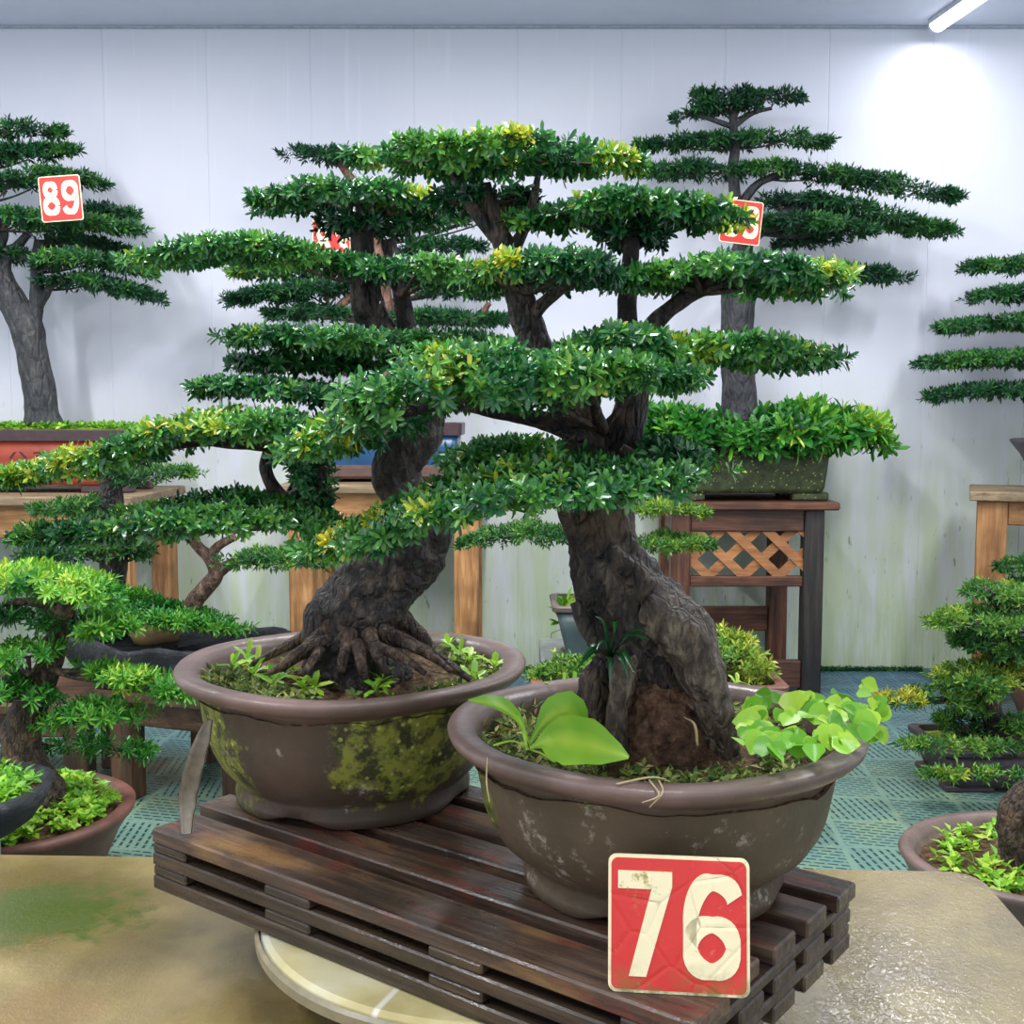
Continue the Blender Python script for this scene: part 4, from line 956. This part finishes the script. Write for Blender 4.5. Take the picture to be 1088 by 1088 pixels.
p = aY(353, 279, 4.27); number_sign(p, (1, 0, .0), (-.02, 0, 1), .140, .155, '83', 'red number card half hidden among leaves of the blue-pot bonsai', [(.08,.12,.48,.86), (.54,.08,.95,.80)])

# --- right rear bonsai in green pot (63)
YR = 4.52
tr_ = thing('potted_bonsai', 'tall tiered bonsai in a mossy green pot on the lattice stand', 'bonsai', (.93, YR, .758))
rect_pot(tr_, .60, 1.235, 4.34, 4.70, .758, .99, M['pot_green'], M['pot_green'], .90, M['pot_green'], rimh=.02, lip=.008)
soil_rect(tr_, .64, 1.2, 4.38, 4.66, .985, M['soil'])
mb = MB()
limb(mb, [(786,448,22),(786,425,18),(784,395,17),(783,350,17),(784,315,17),(786,280,13),(790,250,9),(782,215,6),(779,180,6),(781,155,5),(779,130,4),(779,105,2)], YR, 18, .2, 9, 6, 6)
limb(mb, [(788,262,8),(808,245,7),(835,226,5),(870,215,4)], YR, 10, .2, 12); limb(mb, [(781,230,5),(796,205,5),(815,190,4),(850,182,3)], YR, 10, .2, 12)
limb(mb, [(780,190,4),(765,178,4),(740,178,3)], YR, 10, .2, 12); limb(mb, [(790,300,6),(830,290,5),(880,288,4)], YR, 10, .2, 12)
limb(mb, [(812,246,5),(845,250,4),(880,245,3)], YR, 10, .2, 12)
limb(mb, [(779,135,3),(750,125,2.5),(728,120,2)], YR, 8, .2, 12); limb(mb, [(779,135,3),(800,120,2.5),(820,115,2)], YR, 8, .2, 12)
obj('trunk', mb.me('trunk', True), M['bark_grey'], tr_, 'upright dark grey trunk')
Q = lambda *a, **k: pad(tr_, *a, 'far', **k)
Q([(742,102,4),(775,104,9),(815,104,8),(850,104,4)], YR, tint=.2, attach=(779,120), depth=.2)
Q([(718,130,4),(745,118,9),(775,114,9),(805,116,7)], YR, tint=.12, attach=(779,128), depth=.16)
Q([(680,158,2),(715,154,8),(755,154,10),(800,150,9),(840,150,7),(880,152,2)], YR, tint=.26, attach=(780,158), depth=.24)
Q([(668,186,3),(700,182,8),(745,182,9),(785,186,8)], YR, tint=.24, attach=(765,184), depth=.2)
Q([(785,180,5),(830,182,9),(890,190,9),(950,198,7),(1014,212,2)], YR, tint=.26, attach=(815,190), depth=.22)
Q([(812,214,6),(860,218,12),(910,228,10),(960,240,6),(1012,249,2)], YR, tint=.22, attach=(835,226), depth=.22)
Q([(805,240,7),(850,240,13),(895,244,9),(925,248,4)], YR-.08, tint=.2, attach=(812,246), depth=.16)
Q([(828,262,4),(850,256,6),(895,258,3)], YR+.1, tint=.12, attach=(840,252), depth=.1)
Q([(830,284,5),(880,290,7),(920,293,6),(963,298,2)], YR, tint=.18, attach=(830,290), depth=.18)
pad(tr_, [(684,446,8),(740,458,18),(800,462,20),(850,460,22),(905,458,18),(936,472,8)], YR-.1, 'farbig', tint=.3, depth=.2, dens=1.5, tips=[(915,462,20,.68),(824,472,12,.7)])
pad(tr_, [(690,462,8),(760,474,10),(840,470,12),(900,470,10)], YR-.2, 'farbig', tint=.26, depth=.06, dens=1.6)
p = aY(785, 259, 4.29); number_sign(p, (1, 0, -.12), (.1, 0, 1), .152, .160, '63', 'red card reading 63 hung behind leaves in the tiered bonsai', [(.06,.12,.48,.90), (.54,.12,.95,.90)])

# --- right-edge bonsai in grey pot
YE = 4.48
te = thing('potted_bonsai', 'tiered bonsai at upper right edge in a rough grey pot, half out of frame', 'bonsai', (2.28, YE, .806))
prof = [(.09,0),(.105,.01),(.12,.06),(.155,.13),(.185,.17),(.195,.185),(.185,.19),(.165,.175),(.15,.14),(0,.13)]
obj('pot', MB().lathe(prof, (2.19, YE, .806), 40, fn=lambda i, r, z, t: (r*(1+.05*math.sin(5*t)), z*1.0)).me('pot', True), M['pot_stone'], te)
soil_disc(te, (2.19, YE, .806+.155), .155, .006, 4., mound=.01, mat=M['moss_soil'])
mb = MB(); limb(mb, [(1128,480,16),(1136,440,13),(1148,400,12),(1140,350,10),(1146,310,8),(1142,270,5)], YE, 14, .2, 10); obj('trunk', mb.me('trunk', True), M['bark_grey'], te)
Q = lambda *a, **k: pad(te, *a, 'far', **k)
Q([(1033,286,3),(1065,283,6),(1120,282,9),(1190,286,6)], YE, tint=.35, attach=(1144,290), depth=.2)
Q([(1028,318,2),(1065,314,5),(1120,312,7),(1180,318,5)], YE, tint=.25, attach=(1144,325), depth=.18)
Q([(1006,350,3),(1040,346,7),(1100,344,9),(1190,350,5)], YE, tint=.35, attach=(1142,355), depth=.22)
Q([(982,388,4),(1025,384,8),(1085,382,9),(1160,390,6)], YE, tint=.3, attach=(1146,395), depth=.22)
Q([(994,424,4),(1030,417,7),(1085,416,6),(1150,420,4)], YE, tint=.22, attach=(1140,425), depth=.18)

# ============================ low right: purple-pot bonsai on the floor
YP = 3.25
tp = thing('potted_bonsai', 'low yellow tipped bonsai in a dark purple pot on the floor at right', 'bonsai', (1.52, YP, 0))
rect_pot(tp, 1.24, 1.90, 3.17, 3.46, 0, .128, M['pot_purple'], M['pot_purple'], .88, rimh=.018, lip=.008, footh=.015)
soil_rect(tp, 1.27, 1.87, 3.2, 3.43, .115, M['moss_soil'])
mb = MB(); limb(mb, [(1105,812,18),(1080,795,14),(1063,775,13),(1052,750,11),(1060,715,9),(1072,690,8),(1065,650,6),(1045,625,4)], YP, 14, .25, 14); limb(mb, [(1055,760,7),(1020,745,5),(975,745,3)], YP, 10, .2, 14)
obj('trunk', mb.me('trunk', True), M['bark_black'], tp)
Q = lambda *a, **k: pad(tp, *a, 'small', **k)
Q([(1030,632,4),(1055,630,10),(1080,636,12),(1110,640,8)], YP, tint=.45, attach=(1062,650), depth=.11)
Q([(993,662,3),(1020,660,9),(1055,660,14),(1100,662,14),(1140,668,6)], YP-.05, tint=.46, attach=(1068,670), depth=.14)
Q([(1015,680,5),(1050,690,13),(1090,695,16),(1130,695,8)], YP, tint=.22, attach=(1068,690), depth=.13)
Q([(998,720,5),(1025,722,12),(1065,724,15),(1110,728,14)], YP-.04, tint=.5, attach=(1060,730), depth=.15, tips=[(1075,722,24,.75)])
Q([(938,746,3),(965,742,7),(1005,742,11),(1040,748,14)], YP, tint=.42, attach=(1020,748), depth=.12, tips=[(955,743,22,.88)])
Q([(1000,770,6),(1020,775,14),(1045,785,14)], YP+.05, tint=.3, attach=(1052,765), depth=.1)
Q([(1068,780,8),(1090,775,16),(1120,780,10)], YP-.05, tint=.42, attach=(1066,778), depth=.1)
Q([(955,793,3),(985,792,5),(1030,795,6),(1085,797,7)], YP-.2, tint=.42, attach=(1085,798,YP), depth=.1)
Q([(982,824,3),(1010,823,4),(1050,825,5),(1090,828,7)], YP-.3, tint=.45, attach=(1110,810,YP), depth=.1)
# small pads of a tree further right
YQ = 3.9
tq = thing('potted_bonsai', 'bonsai in a brown pot behind the purple pot, only branch tips in view', 'bonsai', (2.06, YQ, 0))
prof = [(.16,0),(.2,.03),(.25,.14),(.285,.21),(.295,.235),(.28,.24),(.26,.21),(0,.2)]
obj('pot', MB().lathe(prof, (2.0, YQ, .0), 48).me('pot', True), M['pot_terra'], tq); soil_disc(tq, (2.0, YQ, .21), .26, .006, 8.)
mb = MB(); limb(mb, [(1160,760,18),(1150,700,14),(1140,650,11),(1130,610,7)], YQ, 12, .2, 12); obj('trunk', mb.me('trunk', True), M['bark_grey'], tq)
Q = lambda *a, **k: pad(tq, *a, 'small', **k)
Q([(1062,604,3),(1090,602,7),(1140,604,9)], YQ, tint=.25, attach=(1130,615), depth=.14)
Q([(1064,626,2),(1090,624,5),(1140,630,7)], YQ, tint=.15, attach=(1140,640), depth=.12)

# nearest right pot with thick trunk
tn_ = thing('potted_bonsai', 'thick dark trunk in a low brown clover pot behind the table right corner', 'bonsai', (1.10, 2.22, 0))
c = (1.115, 2.26, 0); prof = [(.20,0),(.22,.02),(.26,.08),(.29,.15),(.30,.17),(.306,.18),(.30,.19),(.28,.188),(.27,.17),(.255,.15),(0,.14)]
obj('pot', MB().lathe(prof, c, 64, 1, .85).me('pot', True), M['pot_rim'], tn_); soil_disc(tn_, (1.115, 2.26, .16), .26, .008, 6., 1, .85)
mb = MB(); limb(mb, [(1088,960,24),(1084,935,20),(1081,905,18),(1078,878,18),(1082,858,19),(1106,838,17),(1140,815,16),(1180,780,13),(1190,720,9)], 2.25, 20, .28, 16, 5); obj('trunk', mb.me('trunk', True), M['bark_brown'], tn_)
pts = disc_pts(220, (1.115, 2.26, .168), .03, .24, sy=.85)
groundcover('clover', pts, M['weed'], tn_, .026, .014, 5, .5, label='bright green clover')
pad(tn_, [(1150,640,6),(1200,636,14),(1260,640,8)], 2.25, 'low', tint=.35, attach=(1190,720), depth=.1)

# ============================ low left
# rotated low stand under the black slab
def low_stand(label, corner, ang, w, d, z, leg=.07, tt=.03, ap=.075, name='low_stand', wd='wood_low', td='wood_low'):
    u = np.array([math.cos(ang), math.sin(ang), 0]); v = np.array([-u[1], u[0], 0]); c = np.array([*corner, 0]); e = np.array([0, 0, 1.])
    th = thing(name, label, 'stand', tuple(c+u*w/2+v*d/2))
    def bx(name, u0, u1, v0, v1, z0, z1, m): obj(name, MB().obox(c+u*(u0+u1)/2+v*(v0+v1)/2+e*(z0+z1)/2, u*(u1-u0)/2, v*(v1-v0)/2, e*(z1-z0)/2, .004).me(name), M[m], th)
    bx('top', -.03, w+.03, -.03, d+.03, z-tt, z, td+'_X'); zt = z-tt-.0003
    for a in (0, w-leg):
        for b in (0, d-leg): bx('leg', a, a+leg, b, b+leg, 0, zt, wd+'_Z')
    for b in (.012, d-.037): bx('apron', leg+.0003, w-leg-.0003, b, b+.025, zt-ap, zt, wd+'_X')
    for a in (.012, w-.037): bx('apron', a, a+.025, leg+.0003, d-leg-.0003, zt-ap, zt, wd+'_Y')
low_stand('tall light brown wooden stand at right edge under the grey pot', (1.745, 4.22), math.radians(-22), .8, .42, .805, .105, .035, .09, 'wooden_stand', 'wood_warm', 'wood_grey')
low_stand('low wooden stand under the black carved slab pot', (-1.14, 3.13), math.radians(-20), .44, .44, .325)
low_stand('low wooden stand at left edge behind the clover pot', (-1.86, 3.12), math.radians(0), .66, .36, .285)
YS = 3.2
tsb = thing('potted_bonsai', 'small red barked bonsai with ferny cover in a rough black slab pot', 'bonsai', (-.97, YS, .326))
def slab_pot():
    V = []; F = []; nx, nr = 60, 10; c = np.array([-.96, YS, .326])
    prof = [(.70, 0), (.80, .02), (.92, .07), (1.0, .12), (.97, .135), (.86, .125), (.8, .1), (0, .095)]
    m = MB()
    def fn(i, r, z, t):
        e = 1+.10*mnoise.noise(Vector((3*math.cos(t), 3*math.sin(t), i*.4)))+.05*mnoise.noise(Vector((9*math.cos(t), 9*math.sin(t), i*.9)))
        return r*e, z*(1+.28*mnoise.noise(Vector((2*math.cos(t), 2*math.sin(t), 5)))) if i > 2 else z
    m.lathe(prof, c, 96, .335, .18, fn); return m
obj('pot', slab_pot().me('pot', True), M['pot_black'], tsb, 'rough black stone-like slab pot')
mb = MB(); limb(mb, [(196,664,10),(204,642,9),(219,624,9),(229,609,8.5),(222,592,7),(209,579,6),(200,562,5),(208,545,3)], YS, 14, .22, 16); limb(mb, [(231,608,7),(244,600,6),(262,594,4),(300,595,3)], YS, 10, .2, 16); limb(mb, [(222,592,6),(232,580,5),(250,570,4)], YS, 10, .2, 16)
obj('trunk', mb.me('trunk', True), M['bark_pale'], tsb, 'crooked red brown trunk')
mb = MB(); limb(mb, [(120,680,16),(118,640,14),(121,600,15),(120,560,11),(119,530,12),(118,500,10),(116,485,6)], YS+.1, 14, .2, 14); obj('trunk', mb.me('trunk', True), M['bark_black'], tsb, 'upright black trunk')
Q = lambda *a, **k: pad(tsb, *a, 'small', **k)
Q([(236,598,6),(270,596,9),(310,597,8),(352,600,4)], YS, tint=.36, attach=(262,594), depth=.1)
Q([(110,508,7),(150,508,9),(180,504,5),(206,503,3)], YS+.1, tint=.3, attach=(119,520), depth=.1)
Q([(36,543,3),(70,541,6),(118,536,8)], YS+.1, tint=.25, attach=(119,545), depth=.1)
Q([(26,592,3),(70,588,8),(120,586,12),(160,590,4)], YS+.1, tint=.2, attach=(120,600), depth=.12)
Q([(150,560,6),(200,552,10),(240,560,6)], YS, tint=.2, attach=(204,570), depth=.1)
pad(tsb, [(105,650,8),(135,643,13),(175,653,10),(215,660,7),(262,670,3)], YS-.02, 'low', tint=.3, depth=.12, dens=1.3)
mb = MB().lathe([(.0,0),(.06,0),(.068,.03),(.055,.07),(.03,.095),(0,.10)], (-1.05, YS+.07, .43), 24, fn=lambda i, r, z, t: (r*(1+.15*math.sin(3*t+i)), z))
obj('rock', mb.me('rock', True), M['tan_rock'], tsb, 'tan rock beside the trunk')
# clover pot bonsai, left edge
YL = 2.50
tl = thing('potted_bonsai', 'low bright green bonsai in a terracotta pot of clover at left edge', 'bonsai', (-1.12, YL, 0))
c = (-1.15, YL, 0); prof = [(.17,0),(.185,.01),(.21,.06),(.245,.14),(.268,.175),(.278,.185),(.28,.197),(.27,.203),(.25,.2),(.24,.18),(0,.17)]
obj('pot', MB().lathe(prof, c, 64).me('pot', True), M['pot_terra'], tl); soil_disc(tl, (c[0], c[1], .188), .235, .006, 2.)
pts = disc_pts(520, (c[0], c[1], .200), .02, .24, mound=.02); groundcover('clover', pts, M['weed'], tl, .020, .015, 6, .5, label='bright green clover')
mb = MB(); limb(mb, [(44,880,34),(40,850,30),(28,820,24),(22,790,20),(28,760,18),(42,730,15),(52,705,13),(60,680,12),(70,650,10),(66,625,7)], YL, 20, .25, 14, 5); limb(mb, [(40,735,8),(20,715,6),(-5,705,4)], YL, 10, .2, 16); limb(mb, [(25,770,8),(60,765,5),(110,758,3)], YL, 10, .2, 16); limb(mb, [(66,650,6),(40,640,5),(5,640,4)], YL, 10, .2, 16)
obj('trunk', mb.me('trunk', True), M['bark_brown'], tl)
Q = lambda *a, **k: pad(tl, *a, 'low', **k)
Q([(-30,614,13),(15,612,15),(60,620,16),(95,629,12),(122,640,5)], YL-.03, tint=.38, attach=(68,640), depth=.13, dens=1.2, tips=[(75,625,26,.62),(20,605,24,.66)])
Q([(-30,658,9),(20,655,11),(60,660,10),(88,660,6)], YL+.03, tint=.2, attach=(66,660), depth=.12)
Q([(-20,700,11),(20,697,14),(58,692,9)], YL-.05, tint=.36, attach=(30,718), depth=.11)
Q([(80,668,10),(112,666,12),(140,672,6)], YL, tint=.4, attach=(66,665), depth=.07)
Q([(82,708,8),(118,720,12),(160,728,13),(206,742,7)], YL-.02, tint=.4, attach=(52,712), depth=.13, dens=1.2)
Q([(-20,745,14),(20,738,18),(55,745,10)], YL-.05, tint=.28, attach=(40,740), depth=.1)
Q([(38,772,8),(70,764,13),(110,756,12),(152,762,6)], YL-.03, tint=.4, attach=(60,768), depth=.1)
Q([(46,797,4),(85,792,8),(125,796,8),(158,801,4)], YL+.08, tint=.22, attach=(30,785), depth=.09)
# black bowl at left edge on a plinth
o = obj('plinth', MB().box(-1.30, -1.03, 2.07, 2.215, 0, .27, .006).me('plinth'), M['grey_block']); tag(o, 'grey block plinth under the black bowl at left edge', 'plinth')
tk = thing('black_bowl', 'dark rough bowl of small greens at left edge above the table', 'bowl', (-1.088, 2.155, .271))
prof = [(.09,0),(.105,.004),(.14,.03),(.172,.07),(.18,.085),(.176,.094),(.160,.095),(.15,.075),(0,.07)]
obj('bowl', MB().lathe(prof, (-1.088, 2.155, .271), 48, fn=lambda i, r, z, t: (r*(1+.03*math.sin(4*t+i)), z)).me('bowl', True), M['pot_black'], tk)
soil_disc(tk, (-1.088, 2.155, .271+.078), .152, .004, 7., mound=.01)
groundcover('greens', disc_pts(160, (-1.088, 2.155, .357), .0, .14), M['weed'], tk, .026, .012, 6, .3, label='small bright green leaves')

# ============================ behind the front pot
o = obj('block', MB().box(.10, .72, 3.52, 4.15, 0, .262, .008).me('block'), M['grey_block']); tag(o, 'low grey block behind the front pot carrying the small grey pot', 'block')
ts = thing('potted_bonsai', 'small shrub in a grey rectangular pot seen behind the black trunk', 'bonsai', (.36, 3.72, .263))
rect_pot(ts, .14, .58, 3.60, 3.86, .263, .475, M['pot_celadon'], M['pot_brownrim'], .80, M['pot_brownrim'], rimh=.02, lip=.012)
soil_rect(ts, .17, .55, 3.63, 3.83, .46, M['moss_soil'], .05)
mb = MB(); limb(mb, [(650,652,14),(648,610,11),(646,570,9),(645,540,6)], 3.72, 12, .2, 12); obj('trunk', mb.me('trunk', True), M['bark_brown'], ts)
Q = lambda *a, **k: pad(ts, *a, 'small', **k)
Q([(492,580,3),(520,572,8),(560,566,9),(605,570,9),(640,575,6)], 3.72, tint=.28, attach=(645,580), depth=.12)
Q([(640,585,6),(690,580,8),(730,578,6),(755,580,3)], 3.72, tint=.42, attach=(645,585), depth=.12)
Q([(640,545,6),(685,540,7),(715,540,5),(748,547,2)], 3.72, tint=.5, attach=(645,548), depth=.12)
groundcover('small_fern', np.array([aY(x, y, 3.7) for x, y in [(598,655),(604,648),(595,662),(608,660),(600,670)]]), M['weed'], ts, .06, .016, 9, .35, spread=(15, 70), simple=False, label='light green seedlings')
tt = thing('trough_planter', 'trough of lime green low shrubs hidden behind the front pot', 'planter', (.37, 2.95, 0))
rect_pot(tt, .06, .70, 2.84, 3.06, 0, .40, M['pot_terra'], M['pot_terra'], .92, rimh=.03)
soil_rect(tt, .09, .67, 2.87, 3.03, .385, M['soil'])
pad(tt, [(740,705,10),(770,695,22),(795,705,18),(815,718,8)], 2.95, 'small', tint=.6, depth=.1, dens=1.4)
pad(tt, [(566,720,5),(600,712,9),(640,706,9),(662,705,6)], 2.95, 'small', tint=.5, depth=.08, dens=1.3)
pad(tt, [(660,712,6),(700,712,9),(745,714,6)], 2.95, 'small', tint=.45, depth=.08)
